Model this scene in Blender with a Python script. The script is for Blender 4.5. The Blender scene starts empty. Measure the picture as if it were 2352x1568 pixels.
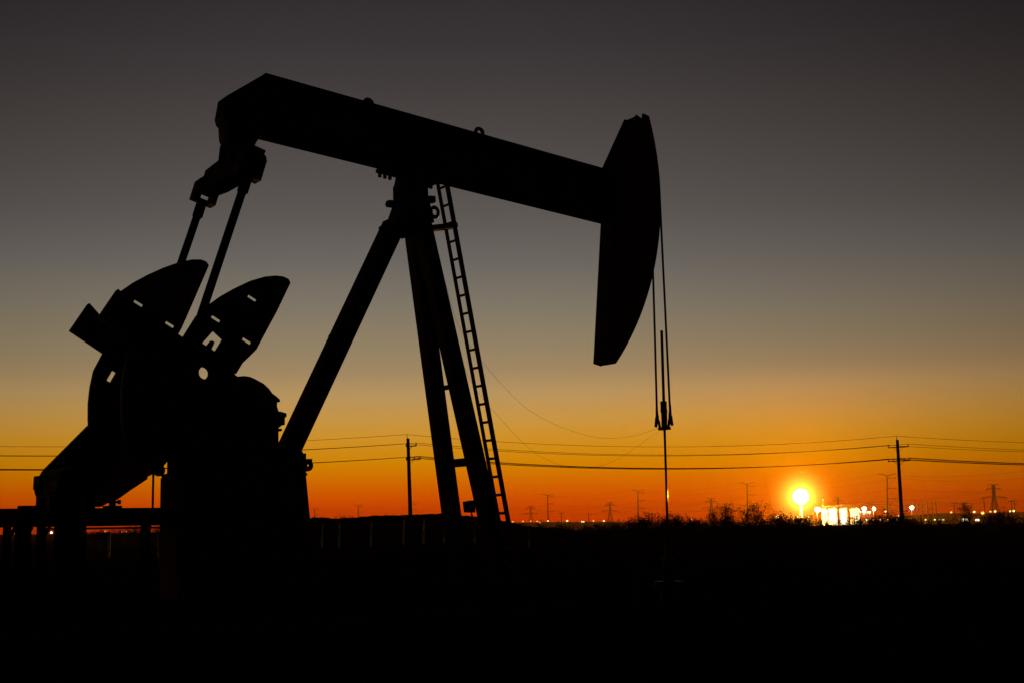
import bpy, bmesh, math, random
from mathutils import Vector, Matrix
random.seed(7)
rnd = random.random
uni = random.uniform
C = bpy.context.scene.collection
scene = bpy.context.scene

# ------------------------------------------------------------------ camera
W, H, FPX = 2352.0, 1568.0, 3200.0
PITCH = math.atan(424 / FPX)
ROLL = 0.016
EYE = Vector((0, 0, 1.5))
Fv = Vector((0, math.cos(PITCH), math.sin(PITCH)))
U0 = Vector((0, -math.sin(PITCH), math.cos(PITCH)))
R0 = Vector((1, 0, 0))
Rv = R0 * math.cos(ROLL) - U0 * math.sin(ROLL)
Uv = U0 * math.cos(ROLL) + R0 * math.sin(ROLL)
cam_d = bpy.data.cameras.new("camera")
cam = bpy.data.objects.new("camera", cam_d)
C.objects.link(cam)
cam_d.sensor_width = 36.0
cam_d.lens = FPX / W * 36.0
cam_d.clip_start = 0.1
cam_d.clip_end = 30000
m = Matrix((Rv, Uv, -Fv)).transposed().to_4x4()
m.translation = EYE
cam.matrix_world = m
scene.camera = cam


def ray(px, py):
    return Fv + Rv * ((px - W / 2) / FPX) - Uv * ((py - H / 2) / FPX)


def at(px, py, dist):
    """world point seen at (px, py) at ground distance dist in front of the camera"""
    d = ray(px, py)
    return EYE + d * (dist / d.y)


def gx(px, dist):
    """point on flat ground below the sight line px (at the horizon) at a distance"""
    p = at(px, 1208 - (px - 1176) * ROLL, dist)
    return Vector((p.x, dist, 0))


# pump frame: x = along the beam, y = -k (k grows toward the camera), z = up
TH = math.radians(33)
bdir = Vector((math.cos(TH), math.sin(TH), 0))
cdir = Vector((math.sin(TH), -math.cos(TH), 0))
d0 = ray(955, 395)
ORG = d0 * (24.0 / d0.y)
ORG.z = 0


def un(px, py, k=0.0):
    d = ray(px, py)
    t = (ORG - EYE + cdir * k).dot(cdir) / d.dot(cdir)
    q = EYE + d * t
    return ((q - ORG).dot(bdir), q.z)


def P(b, k, z):
    return Vector((b, -k, z))


# --------------------------------------------------------------- materials
def mat(name, col, rough=0.6, metal=0.0, col2=None, scale=6.0, bump=0.0, spec=0.5, emit=None, es=0.0):
    M = bpy.data.materials.new(name)
    M.use_nodes = True
    nt = M.node_tree
    bs = nt.nodes["Principled BSDF"]
    bs.inputs["Roughness"].default_value = rough
    bs.inputs["Metallic"].default_value = metal
    bs.inputs["Specular IOR Level"].default_value = spec
    tc = nt.nodes.new("ShaderNodeTexCoord")
    nz = nt.nodes.new("ShaderNodeTexNoise")
    nz.inputs["Scale"].default_value = scale
    nz.inputs["Detail"].default_value = 6
    nt.links.new(tc.outputs["Object"], nz.inputs["Vector"])
    rp = nt.nodes.new("ShaderNodeValToRGB")
    rp.color_ramp.elements[0].position = 0.38
    rp.color_ramp.elements[1].position = 0.66
    c2 = col2 or tuple(c * 0.6 for c in col)
    rp.color_ramp.elements[0].color = (*c2, 1)
    rp.color_ramp.elements[1].color = (*col, 1)
    nt.links.new(nz.outputs["Fac"], rp.inputs["Fac"])
    nt.links.new(rp.outputs["Color"], bs.inputs["Base Color"])
    if bump:
        bp = nt.nodes.new("ShaderNodeBump")
        bp.inputs["Strength"].default_value = bump
        nt.links.new(nz.outputs["Fac"], bp.inputs["Height"])
        nt.links.new(bp.outputs["Normal"], bs.inputs["Normal"])
    if emit:
        bs.inputs["Emission Color"].default_value = (*emit, 1)
        bs.inputs["Emission Strength"].default_value = es
    return M


STEEL = mat("painted steel", (0.035, 0.032, 0.030), 0.55, 0, (0.02, 0.016, 0.013), 9, 0.02, 0.4)
STEEL2 = mat("weathered steel", (0.05, 0.04, 0.033), 0.6, 0.2, (0.03, 0.018, 0.012), 14, 0.03, 0.4)
DARK_STEEL = mat("dark matte steel", (0.016, 0.012, 0.010), 0.95, 0, (0.009, 0.007, 0.006), 6, 0.1, 0.0)  # steel darkened, specular off, to take away its sky sheen
TARRED = mat("tarred wood", (0.015, 0.011, 0.008), 0.9, 0, (0.008, 0.006, 0.005), 6, 0, 0.0)
RED_TONE = mat("reddish steel and red light", (0.30, 0.06, 0.04), 0.7, 0, (0.18, 0.035, 0.025), 11, 0.03)  # red light on the stand's end plate is put into this colour
GALV = mat("galvanised steel", (0.12, 0.115, 0.11), 0.45, 0.7, (0.08, 0.075, 0.07), 20)
CABLE = mat("greasy wire rope", (0.03, 0.028, 0.026), 0.4, 0.6, None, 60)
CHROME = mat("polished rod steel", (0.45, 0.43, 0.40), 0.18, 1.0, (0.35, 0.33, 0.31), 5)
PLATEM = mat("worn sign paint", (0.16, 0.11, 0.10), 0.7, 0, (0.05, 0.04, 0.04), 9)
CONC = mat("oil stained concrete", (0.12, 0.105, 0.085), 0.95, 0, (0.07, 0.06, 0.05), 5, 0.1, 0.0)
WOOD = mat("creosoted wood", (0.06, 0.042, 0.03), 0.85, 0, (0.035, 0.025, 0.018), 8, 0.1)
WIRE = mat("conductor", (0.04, 0.035, 0.03), 0.5, 0.5, None, 3)
INSUL = mat("glazed insulator", (0.12, 0.08, 0.06), 0.25, 0, None, 4)
FENCE = mat("bare steel fence post", (0.75, 0.68, 0.6), 0.22, 1.0, (0.6, 0.5, 0.42), 12)
TOWER = mat("tower steel", (0.06, 0.057, 0.055), 0.6, 0.4, None, 2)
TANK = mat("white tank paint", (0.8, 0.79, 0.76), 0.5, 0, (0.72, 0.7, 0.66), 1.5)
STACKM = mat("flare stack steel", (0.5, 0.42, 0.34), 0.5, 0.3, (0.4, 0.33, 0.27), 2)
LEAF = mat("dusty leaves", (0.055, 0.06, 0.03), 0.8, 0, (0.035, 0.038, 0.02), 3, 0, 0.1)
BARK = mat("brush bark", (0.06, 0.045, 0.035), 0.9, 0, None, 12)
GRASS = mat("dry grass", (0.022, 0.017, 0.010), 0.9, 0, (0.013, 0.010, 0.006), 2, 0, 0.0)
TYRE = mat("rubber", (0.02, 0.02, 0.02), 0.8)
CARP = mat("car paint", (0.10, 0.10, 0.11), 0.3, 0.2, (0.08, 0.08, 0.09), 3)
GLASS = mat("dark car glass", (0.02, 0.02, 0.025), 0.1)


def lamp_mat(name, col, s):
    M = bpy.data.materials.new(name)
    M.use_nodes = True
    nt = M.node_tree
    nt.nodes.clear()
    o = nt.nodes.new("ShaderNodeOutputMaterial")
    e = nt.nodes.new("ShaderNodeEmission")
    e.inputs["Color"].default_value = (*col, 1)
    e.inputs["Strength"].default_value = s
    nt.links.new(e.outputs[0], o.inputs["Surface"])
    return M


L_AMB = lamp_mat("amber lamp glow", (1.0, 0.55, 0.06), 2.0)
L_WRM = lamp_mat("warm lamp glow", (1.0, 0.76, 0.22), 3.0)
L_WHT = lamp_mat("white lamp glow", (1.0, 0.92, 0.75), 3)
L_GRN = lamp_mat("greenish lamp glow", (0.85, 1.0, 0.60), 2.2)
L_RED = lamp_mat("red lamp glow", (1.0, 0.02, 0.02), 1.4)
L_BIG = lamp_mat("floodlight glow", (1.0, 0.80, 0.36), 650)
L_YARD = lamp_mat("yard floodlight glow", (1.0, 0.84, 0.55), 120)
L_HEAD = lamp_mat("headlight glow", (1.0, 0.86, 0.5), 6)
FLAME = lamp_mat("burning gas", (1.0, 0.30, 0.004), 9800)

# ----------------------------------------------------------------- objects
def tag(o, label=None, cat=None, group=None, kind=None):
    if label:
        o["label"] = label
    if cat:
        o["category"] = cat
    if group:
        o["group"] = group
    if kind:
        o["kind"] = kind
    return o


def empty(name, loc=(0, 0, 0), rz=0.0):
    o = bpy.data.objects.new(name, None)
    C.objects.link(o)
    o.location = loc
    o.rotation_euler = (0, 0, rz)
    o.empty_display_size = 0.2
    return o


def mobj(name, me, mt, parent=None, smooth=False):
    if mt is not None:
        me.materials.clear()
        me.materials.append(mt)
    if smooth:
        for p in me.polygons:
            p.use_smooth = True
    o = bpy.data.objects.new(name, me)
    C.objects.link(o)
    if parent is not None:
        o.parent = parent
    return o


class MB:
    def __init__(self):
        self.v, self.f = [], []

    def add(self, vs, fs):
        n = len(self.v)
        self.v += [tuple(p) for p in vs]
        self.f += [tuple(i + n for i in q) for q in fs]
        return self

    def hexa(self, a):  # 8 corners: bottom 4, top 4
        return self.add(a, [(3, 2, 1, 0), (4, 5, 6, 7), (0, 1, 5, 4), (1, 2, 6, 5), (2, 3, 7, 6), (3, 0, 4, 7)])

    def box(self, x0, x1, y0, y1, z0, z1):
        return self.hexa([(x0, y0, z0), (x1, y0, z0), (x1, y1, z0), (x0, y1, z0),
                          (x0, y0, z1), (x1, y0, z1), (x1, y1, z1), (x0, y1, z1)])

    def kbox(self, b0, b1, k0, k1, z0, z1):
        return self.box(b0, b1, -k1, -k0, z0, z1)

    def bar(self, p, q, w, t, side=(0, 1, 0)):
        """rectangular bar: t along side, w across"""
        p, q = Vector(p), Vector(q)
        ax = (q - p).normalized()
        s = Vector(side)
        s = (s - ax * s.dot(ax)).normalized()
        n = ax.cross(s)
        s = s * (t / 2)
        n = n * (w / 2)
        return self.hexa([p - s - n, p + s - n, p + s + n, p - s + n, q - s - n, q + s - n, q + s + n, q - s + n])

    def ibeam(self, p, q, w, t, side=(0, 1, 0), fl=0.025, web=0.02):
        """wide-flange beam: depth w, flange width t along side"""
        p, q = Vector(p), Vector(q)
        ax = (q - p).normalized()
        s = Vector(side)
        s = (s - ax * s.dot(ax)).normalized()
        n = ax.cross(s)
        for sg in (-1, 1):
            o = n * (sg * (w / 2 - fl / 2))
            self.bar(p + o, q + o, fl, t, side)
        self.bar(p, q, w - 2 * fl, web, side)
        return self

    def tube(self, pts, r, n=8, r1=None, caps=True):
        pts = [Vector(p) for p in pts]
        m_ = len(pts)
        vs, fs = [], []
        up = None
        for i, p in enumerate(pts):
            ax = (pts[min(i + 1, m_ - 1)] - pts[max(i - 1, 0)])
            ax = ax.normalized() if ax.length > 1e-9 else Vector((0, 0, 1))
            if up is None:
                up = Vector((0, 0, 1)) if abs(ax.z) < 0.9 else Vector((1, 0, 0))
            s = ax.cross(up).normalized()
            u = s.cross(ax).normalized()
            up = u
            rr = r if r1 is None else r + (r1 - r) * i / (m_ - 1)
            for j in range(n):
                a = 2 * math.pi * j / n
                vs.append(p + s * (rr * math.cos(a)) + u * (rr * math.sin(a)))
        for i in range(m_ - 1):
            for j in range(n):
                a, b = i * n + j, i * n + (j + 1) % n
                fs.append((a, b, b + n, a + n))
        if caps:
            fs.append(tuple(range(n - 1, -1, -1)))
            fs.append(tuple((m_ - 1) * n + j for j in range(n)))
        return self.add(vs, fs)

    def ball(self, c, r, n=8, sz=1.0):
        c = Vector(c)
        rings = max(4, n // 2)
        vs = [c + Vector((0, 0, -r * sz))]
        for i in range(1, rings):
            t = math.pi * i / rings
            for j in range(n):
                a = 2 * math.pi * j / n
                vs.append(c + Vector((r * math.sin(t) * math.cos(a), r * math.sin(t) * math.sin(a), -r * sz * math.cos(t))))
        vs.append(c + Vector((0, 0, r * sz)))
        fs = [(0, 1 + (j + 1) % n, 1 + j) for j in range(n)]
        for i in range(rings - 2):
            for j in range(n):
                a, b = 1 + i * n + j, 1 + i * n + (j + 1) % n
                fs.append((a, b, b + n, a + n))
        k = 1 + (rings - 2) * n
        fs += [(k + j, k + (j + 1) % n, len(vs) - 1) for j in range(n)]
        return self.add(vs, fs)

    def ring(self, c, axis, R, r, n=18, m_=8, sy=1.0):
        """torus round axis"""
        c, ax = Vector(c), Vector(axis).normalized()
        s = ax.cross(Vector((0, 0, 1)))
        s = s.normalized() if s.length > 1e-3 else Vector((1, 0, 0))
        u = s.cross(ax)
        vs, fs = [], []
        for i in range(n):
            a = 2 * math.pi * i / n
            d = s * math.cos(a) + u * (math.sin(a) * sy)
            for j in range(m_):
                b = 2 * math.pi * j / m_
                vs.append(c + d * (R + r * math.cos(b)) + ax * (r * math.sin(b)))
        for i in range(n):
            for j in range(m_):
                fs.append((i * m_ + j, ((i + 1) % n) * m_ + j, ((i + 1) % n) * m_ + (j + 1) % m_, i * m_ + (j + 1) % m_))
        return self.add(vs, fs)

    def mesh(self, name):
        me = bpy.data.meshes.new(name)
        me.from_pydata(self.v, [], self.f)
        bm = bmesh.new()
        bm.from_mesh(me)
        bmesh.ops.recalc_face_normals(bm, faces=bm.faces)
        bm.to_mesh(me)
        bm.free()
        return me

    def build(self, name, mt, parent=None, smooth=False):
        return mobj(name, self.mesh(name), mt, parent, smooth)


def plate_mesh(name, loops, k0, k1, bevel=0.0):
    """thick plate in the beam plane: loops = [outline, hole, hole ...] of (b, z), from k0 to k1"""
    cu = bpy.data.curves.new(name, "CURVE")
    cu.dimensions = "2D"
    cu.fill_mode = "BOTH"
    cu.extrude = (k1 - k0) / 2 - bevel
    cu.bevel_depth = bevel
    cu.offset = -bevel
    for lp in loops:
        s = cu.splines.new("POLY")
        s.points.add(len(lp) - 1)
        for i, q in enumerate(lp):
            s.points[i].co = (q[0], q[1], 0, 1)
        s.use_cyclic_u = True
    o = bpy.data.objects.new(name, cu)
    C.objects.link(o)
    dg = bpy.context.evaluated_depsgraph_get()
    me = bpy.data.meshes.new_from_object(o.evaluated_get(dg))
    bpy.data.objects.remove(o)
    bpy.data.curves.remove(cu)
    km = (k0 + k1) / 2
    me.transform(Matrix(((1, 0, 0, 0), (0, 0, -1, -km), (0, 1, 0, 0), (0, 0, 0, 1))))
    me.name = name
    return me


def plate(name, loops, k0, k1, mt, parent, bevel=0.0):
    return mobj(name, plate_mesh(name, loops, k0, k1, bevel), mt, parent)


def join_mesh(me, mb):
    """append an MB to a mesh"""
    a = MB()
    a.v = [tuple(v.co) for v in me.vertices]
    a.f = [tuple(p.vertices) for p in me.polygons]
    a.add(mb.v, mb.f)
    return a


def circ(c, r, n=20, sx=1.0, ph=0.0):
    return [(c[0] + r * sx * math.cos(ph + 2 * math.pi * i / n), c[1] + r * math.sin(ph + 2 * math.pi * i / n)) for i in range(n)]


# ------------------------------------------------------------------- world
world = bpy.data.worlds.new("World")
scene.world = world
world.use_nodes = True
nt = world.node_tree
nt.nodes.clear()
out = nt.nodes.new("ShaderNodeOutputWorld")
bg = nt.nodes.new("ShaderNodeBackground")
tc = nt.nodes.new("ShaderNodeTexCoord")
sep = nt.nodes.new("ShaderNodeSeparateXYZ")
nt.links.new(tc.outputs["Generated"], sep.inputs[0])


def mth(op, a, b=None, clamp=False):
    n = nt.nodes.new("ShaderNodeMath")
    n.operation = op
    n.use_clamp = clamp
    for i, v in enumerate((a, b)):
        if v is None:
            continue
        if isinstance(v, (int, float)):
            n.inputs[i].default_value = v
        else:
            nt.links.new(v, n.inputs[i])
    return n.outputs[0]


def s2l(c):
    c = c / 255.0
    return c / 12.92 if c <= 0.04045 else ((c + 0.055) / 1.055) ** 2.4


elev = mth("MULTIPLY", mth("ARCSINE", sep.outputs["Z"]), 180 / math.pi)
EMAX = 30.0
fac = mth("DIVIDE", elev, EMAX, True)
rp = nt.nodes.new("ShaderNodeValToRGB")
rp.color_ramp.interpolation = "LINEAR"


def elev_of(y):
    return math.degrees(PITCH + math.atan((784 - y) / FPX))


SKY = [(1206, (204, 49, 1)), (1190, (212, 58, 0)), (1170, (218, 68, 0)), (1150, (221, 79, 0)), (1125, (219, 94, 0)), (1100, (217, 111, 0)), (1060, (213, 134, 3)), (1030, (210, 141, 22)), (1000, (208, 147, 42)), (960, (200, 151, 70)), (900, (182, 149, 97)), (850, (160, 137, 100)), (800, (147, 131, 102)), (700, (126, 119, 104)), (600, (107, 103, 98)), (500, (93, 89, 86)), (400, (83, 78, 77)), (300, (74, 69, 68)), (200, (65, 61, 61)), (100, (56, 52, 55)), (0, (49, 46, 49)), (-220, (35, 34, 37)), (-560, (20, 20, 23))]
cr = rp.color_ramp
SKY.sort(key=lambda t: -t[0])
while len(cr.elements) < len(SKY):
    cr.elements.new(0.5)
for i, (y, c) in enumerate(SKY):
    cr.elements[i].position = min(1, max(0, elev_of(y) / EMAX))
for i, (y, c) in enumerate(SKY):
    cr.elements[i].color = (s2l(c[0]), s2l(c[1]), s2l(c[2]), 1)
nt.links.new(fac, rp.inputs["Fac"])
# dusk glow dies away round the compass, with lens vignetting put into the falloff
GLOW_AZ = math.radians(-4.0)
hx = mth("MULTIPLY", sep.outputs["X"], math.sin(GLOW_AZ))
hy = mth("MULTIPLY", sep.outputs["Y"], math.cos(GLOW_AZ))
hl = mth("SQRT", mth("ADD", mth("MULTIPLY", sep.outputs["X"], sep.outputs["X"]),
                     mth("ADD", mth("MULTIPLY", sep.outputs["Y"], sep.outputs["Y"]), 1e-6)))
cosd = mth("DIVIDE", mth("ADD", hx, hy), hl)
half = mth("MULTIPLY", mth("ADD", cosd, 1.0), 0.5)           # 1 toward the glow centre, 0 away from it
lobe = mth("POWER", half, mth("MAXIMUM", 12.5, mth("ADD", mth("MULTIPLY", elev, 0.8), 3.9)))
side = mth("ADD", mth("MULTIPLY", lobe, 0.985), 0.035)
mx = nt.nodes.new("ShaderNodeMix")
mx.data_type = "RGBA"
mx.blend_type = "MIX"
mx.inputs["A"].default_value = (0.0, 0.0, 0.0, 1)
nt.links.new(side, mx.inputs["Factor"])
nt.links.new(rp.outputs["Color"], mx.inputs["B"])
nt.links.new(mx.outputs["Result"], bg.inputs["Color"])
bg.inputs["Strength"].default_value = 1.0
nt.links.new(bg.outputs[0], out.inputs["Surface"])

# ------------------------------------------------------------------ ground
def terrain_h(x, y):
    return 0.0


def make_ground():
    m_ = MB()
    xs = [-6000, -3000, -1200, -500, -250, -120, -60, -30] + [-30 + 1.5 * i for i in range(1, 41)] + [60, 120, 250, 500, 1200, 3000, 6000]
    ys = [-200, -60, -20, 0, 4] + [4 + 1.5 * i for i in range(1, 40)] + [70, 85, 110, 150, 200, 300, 500, 900, 1600, 3000, 6000, 9000]
    idx = {}
    for i, x in enumerate(xs):
        for j, y in enumerate(ys):
            h = 0.0
            if 8 < y < 130 and abs(x) < 70:
                h = uni(-0.035, 0.03)
            idx[i, j] = len(m_.v)
            m_.v.append((x, y, h - 0.03))
    for i in range(len(xs) - 1):
        for j in range(len(ys) - 1):
            m_.f.append((idx[i, j], idx[i + 1, j], idx[i + 1, j + 1], idx[i, j + 1]))
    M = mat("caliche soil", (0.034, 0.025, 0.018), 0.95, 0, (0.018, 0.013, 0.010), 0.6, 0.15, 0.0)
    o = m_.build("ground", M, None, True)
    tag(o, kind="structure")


make_ground()

# far low rise on the right and the long far plain
def ridge(name, pts, dist, depth, mt):
    """long low landform: pts = (px, py) along its crest"""
    m_ = MB()
    n = len(pts)
    vs = []
    for (px, py) in pts:
        c = at(px, py, dist)
        z = max(c.z, 0.05)
        vs += [(c.x, dist - depth, -0.5), (c.x, dist - depth * 0.55, z * 0.45), (c.x, dist - depth * 0.2, z * 0.9), (c.x, dist, z),
               (c.x, dist + depth * 0.5, z * 0.8), (c.x, dist + depth, -0.5)]
    fs = []
    for i in range(n - 1):
        for j in range(5):
            a = i * 6 + j
            fs.append((a, a + 6, a + 7, a + 1))
    m_.add(vs, fs)
    o = m_.build(name, mt, None, True)
    tag(o, kind="structure")
    return o


SOIL2 = mat("red dirt bank", (0.024, 0.014, 0.010), 0.95, 0, (0.015, 0.009, 0.006), 0.5, 0.3, 0.0)
random.seed(11)


def crest(ctrl, step, jit):
    res = []
    x = ctrl[0][0]
    while x <= ctrl[-1][0]:
        for (x0, y0), (x1, y1) in zip(ctrl[:-1], ctrl[1:]):
            if x0 <= x <= x1:
                y = y0 + (y1 - y0) * (x - x0) / (x1 - x0)
                break
        res.append((x, y + uni(-jit, jit)))
        x += step
    return res


berm = ridge("dirt_berm", crest([(440, 1218), (540, 1207), (640, 1195), (715, 1188), (752, 1187), (765, 1190), (800, 1188), (842, 1184.5), (872, 1182),
                                 (905, 1183), (932, 1181), (975, 1180), (1013, 1177.5), (1060, 1182), (1090, 1185), (1148, 1193), (1172, 1197.5),
                                 (1200, 1206), (1240, 1209), (1300, 1213), (1350, 1222)], 7, 0.9), 72, 14, SOIL2)
hill = ridge("low_hill", crest([(2060, 1198), (2105, 1190), (2140, 1180), (2165, 1177), (2230, 1179), (2290, 1176), (2352, 1174), (2460, 1172), (2700, 1180)], 10, 0.5),
             1250, 240, SOIL2)
plain = ridge("far_rise", crest([(-400, 1231), (0, 1227), (400, 1221), (900, 1208), (1180, 1199), (1300, 1197.3), (1400, 1197), (1560, 1198), (1800, 1197), (2000, 1193), (2300, 1190)], 18, 0.5),
              1700, 400, SOIL2)

# --------------------------------------------------------------- pump jack
pump = empty("pump_jack", ORG, TH)
tag(pump, "large black pump jack with tilted walking beam and horse head in the foreground", "pump jack")


def U(px, py, k=0.0):
    return un(px, py, k)


# walking beam
bt0, bt1, bb0, bb1 = (-2.92, 8.985), (4.22, 8.235), (-2.96, 7.965), (4.2, 7.265)
beam_mb = MB()
dirb = Vector((bt1[0] - bt0[0], 0, bt1[1] - bt0[1])).normalized()
nb = Vector((-dirb.z, 0, dirb.x))


def onbeam(b, t):
    """b along, t = 0 bottom .. 1 top"""
    f = (b - bb0[0]) / (bb1[0] - bb0[0])
    zb = bb0[1] + (bb1[1] - bb0[1]) * f
    f2 = (b - bt0[0]) / (bt1[0] - bt0[0])
    zt = bt0[1] + (bt1[1] - bt0[1]) * f2
    return zb + (zt - zb) * t


def beam_slab(b0, b1, t0, t1, k0, k1):
    beam_mb.hexa([P(b0, k1, onbeam(b0, t0)), P(b1, k1, onbeam(b1, t0)), P(b1, k0, onbeam(b1, t0)), P(b0, k0, onbeam(b0, t0)),
                  P(b0, k1, onbeam(b0, t1)), P(b1, k1, onbeam(b1, t1)), P(b1, k0, onbeam(b1, t1)), P(b0, k0, onbeam(b0, t1))])


beam_slab(-2.93, 4.2, 0.0, 0.045, -0.2, 0.2)
beam_slab(-2.93, 4.2, 0.955, 1.0, -0.2, 0.2)
beam_slab(-2.93, 4.2, 0.045, 0.955, -0.02, 0.02)
for b in (-2.9, -1.6, -0.45, 0.0, 0.45, 1.8, 3.0, 3.9):
    beam_slab(b - 0.012, b + 0.012, 0.05, 0.95, -0.185, 0.185)
beam = beam_mb.build("walking_beam", STEEL, pump)
# rear end: tapered tail with the bearing housing under it
tail = plate("tail_bearing", [[bt0, (-3.60, 8.49), (-3.655, 8.17), (-3.63, 8.08), (-3.59, 8.04), (-3.575, 7.83), (-3.50, 7.66), (-3.16, 7.63),
                               (-3.07, 7.80), (-2.96, 7.96), (-2.93, 8.0), (-2.93, 8.95)]], -0.2, 0.2, STEEL, beam, 0.012)
for lx in (840, 1094):
    b, z = U(lx, 243 if lx == 840 else 309)
    mb = MB()
    mb.ring(P(b, 0.1, z + 0.005), (0, 1, 0), 0.075, 0.036, 20, 8)
    mb.kbox(b - 0.12, b + 0.12, 0.05, 0.15, z - 0.1, z - 0.03)
    mb.build("lifting_eye", STEEL, beam, True)
# worn name board on the web: no legible lettering is left on it in this light
mb = MB()
q0, q1, q2, q3 = U(716, 262, 0.04), U(826, 288, 0.04), U(824, 316, 0.04), U(716, 288, 0.04)
mb.hexa([P(q3[0], 0.05, q3[1]), P(q2[0], 0.05, q2[1]), P(q2[0], 0.022, q2[1]), P(q3[0], 0.022, q3[1]),
         P(q0[0], 0.05, q0[1]), P(q1[0], 0.05, q1[1]), P(q1[0], 0.022, q1[1]), P(q0[0], 0.022, q0[1])])
mb.build("sign_board", PLATEM, beam)
# saddle under the beam: clamp plates and bolts
mb = MB()
for b0, b1 in ((-0.66, 0.46),):
    mb.hexa([P(b0, .26, onbeam(b0, 0) - .06), P(b1, .26, onbeam(b1, 0) - .06), P(b1, -.26, onbeam(b1, 0) - .06), P(b0, -.26, onbeam(b0, 0) - .06),
             P(b0, .26, onbeam(b0, 0)), P(b1, .26, onbeam(b1, 0)), P(b1, -.26, onbeam(b1, 0)), P(b0, -.26, onbeam(b0, 0))])
mb.kbox(-0.25, 0.11, -0.22, 0.22, 7.36, 7.59)
mb.tube([P(-0.06, -0.27, 7.45), P(-0.06, 0.27, 7.45)], 0.13, 16)
saddle = mb.build("saddle_bearing", STEEL, beam)
for b in (-0.6, -0.5, -0.40, 0.27, 0.36, 0.43):
    for k in (-0.22, 0.22):
        z = onbeam(b, 0)
        MB().tube([P(b, k, z - 0.115 - 0.02 * (b < -.3)), P(b, k, z - 0.055)], 0.032, 6).build("bolt", STEEL2, saddle)

# horse head: side plates, curved face
head_pts = [(4.20, 8.28), (4.83, 9.44), (4.985, 9.37), (5.0, 9.49), (5.15, 9.46)]
cx, cz, RR = 0.0, 7.9, 5.375
a0, a1 = math.asin((9.46 - cz) / RR), math.asin((4.52 - cz) / RR)
arc = [(cx + RR * math.cos(a0 + (a1 - a0) * i / 28), cz + RR * math.sin(a0 + (a1 - a0) * i / 28)) for i in range(29)]
outline = head_pts[:4] + arc + [(4.10, 4.495), (4.0, 4.52), (3.93, 4.535), (3.94, 4.62), (4.19, 7.28)]
hm = plate_mesh("horse_head", [outline], -0.2, -0.16)
hb = join_mesh(hm, MB())
hm2 = plate_mesh("horse_head2", [outline], 0.16, 0.2)
hb = MB()
for me_ in (hm, hm2):
    hb.add([v.co for v in me_.vertices], [p.vertices for p in me_.polygons])
for i in range(len(arc) - 1):
    (b0, z0), (b1, z1) = arc[i], arc[i + 1]
    hb.bar(P(b0 - 0.014, 0, z0), P(b1 - 0.014, 0, z1), 0.028, 0.36)
for (p_, q_) in (((4.24, 8.28), (4.83, 9.40)), ((3.96, 4.56), (4.2, 7.22)), ((3.97, 4.56), (4.08, 4.53)), ((4.9, 9.36), (5.1, 9.43))):
    hb.bar(P(p_[0], 0, p_[1]), P(q_[0], 0, q_[1]), 0.03, 0.318)
hb.build("horse_head", STEEL, pump)

# bridle cables and carrier bar
for k in (-0.2, 0.2):
    ang = [math.asin((z - cz) / RR) for z in (8.3, 8.1, 7.9)]
    pts = [P(cx + (RR + 0.022) * math.cos(a), k * 0.72, cz + (RR + 0.022) * math.sin(a)) for a in ang]
    pts += [P(5.41, k * 0.76, 7.0), P(5.43, k * 0.88, 5.2), P(5.445, k * 1.02, 3.45)]
    MB().tube(pts, 0.021, 8).build("bridle_cable", CABLE, pump, True)
mb = MB()
mb.kbox(5.395, 5.515, -0.125, 0.125, 3.305, 3.355)
mb.kbox(5.415, 5.495, -0.04, 0.04, 3.355, 3.46)
for s_ in (-1, 1):
    mb.bar(P(5.45, s_ * 0.125, 3.33), P(5.45, s_ * 0.165, 3.50), 0.05, 0.022, (0, 1, 0))
cbar = mb.build("carrier_bar", STEEL2, pump)
for s_ in (-1, 1):
    k = s_ * 0.203
    mb = MB()
    mb.tube([P(5.445, k, 3.50), P(5.445, k, 3.60), P(5.445, k, 3.78)], 0.034, 10, 0.023)
    mb.bar(P(5.445, k - s_ * 0.02, 3.62), P(5.445, k - s_ * 0.034, 3.45), 0.035, 0.025)
    mb.bar(P(5.445, k + s_ * 0.012, 3.56), P(5.445, k + s_ * 0.045, 3.375), 0.05, 0.035)
    mb.build("cable_socket", STEEL2, cbar)

# samson post
mb = MB()
ph = [U(909.5, 399, -.2), U(907, 417, -.2), U(904, 429, -.2), U(902, 431, -.2), U(902.5, 462, -.2), U(899, 480, -.2), U(890, 505, -.2), U(935, 545, .0),
      U(998, 510, .2), U(991, 479, .2), U(988, 466, .2), U(984, 447, .2), U(983, 415, .2)]
post_head = plate("post_head", [ph], -0.2, 0.2, STEEL, pump, 0.006)
for (px, py, k, w) in ((896, 468, -0.22, 0.10), (990, 458, 0.22, 0.10)):
    b, z = U(px, py, k)
    mb = MB()
    mb.kbox(b - 0.05, b + 0.06, k - 0.06, k + 0.06, z - 0.06, z + 0.05)
    s = -1 if px < 940 else 1
    mb.tube([P(b, k, z - 0.02), P(b + s * 0.085, k, z - 0.02)], 0.03, 6)
    mb.build("bolt_flange", STEEL2, post_head)
b, z = U(1000, 488, 0.2)
mb = MB()
mb.ring(P(b - 0.015, 0.2, z), (0, 1, 0), 0.072, 0.030, 18, 8, 1.2)
mb.build("lifting_eye", STEEL, post_head, True)
for s in (-1, 1):
    top = P(-0.0, s * 0.14, 6.9)
    bot = P(1.27, s * 0.72, 0.42)
    mb = MB()
    mb.ibeam(top, bot, 0.265, 0.24, (0, 1, 0))
    leg = mb.build("post_leg", STEEL, pump)
    MB().kbox(1.05, 1.5, s * 0.72 - 0.2, s * 0.72 + 0.2, 0.38, 0.42).build("foot_plate", DARK_STEEL, leg)
mb = MB()
mb.ibeam(P(-0.44, 0, 6.72), P(-2.42, 0, 2.745), 0.335, 0.25, (0, 1, 0))
rleg = mb.build("post_leg", STEEL, pump)
mb = MB()
b, z = U(877, 528, -.05)
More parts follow.
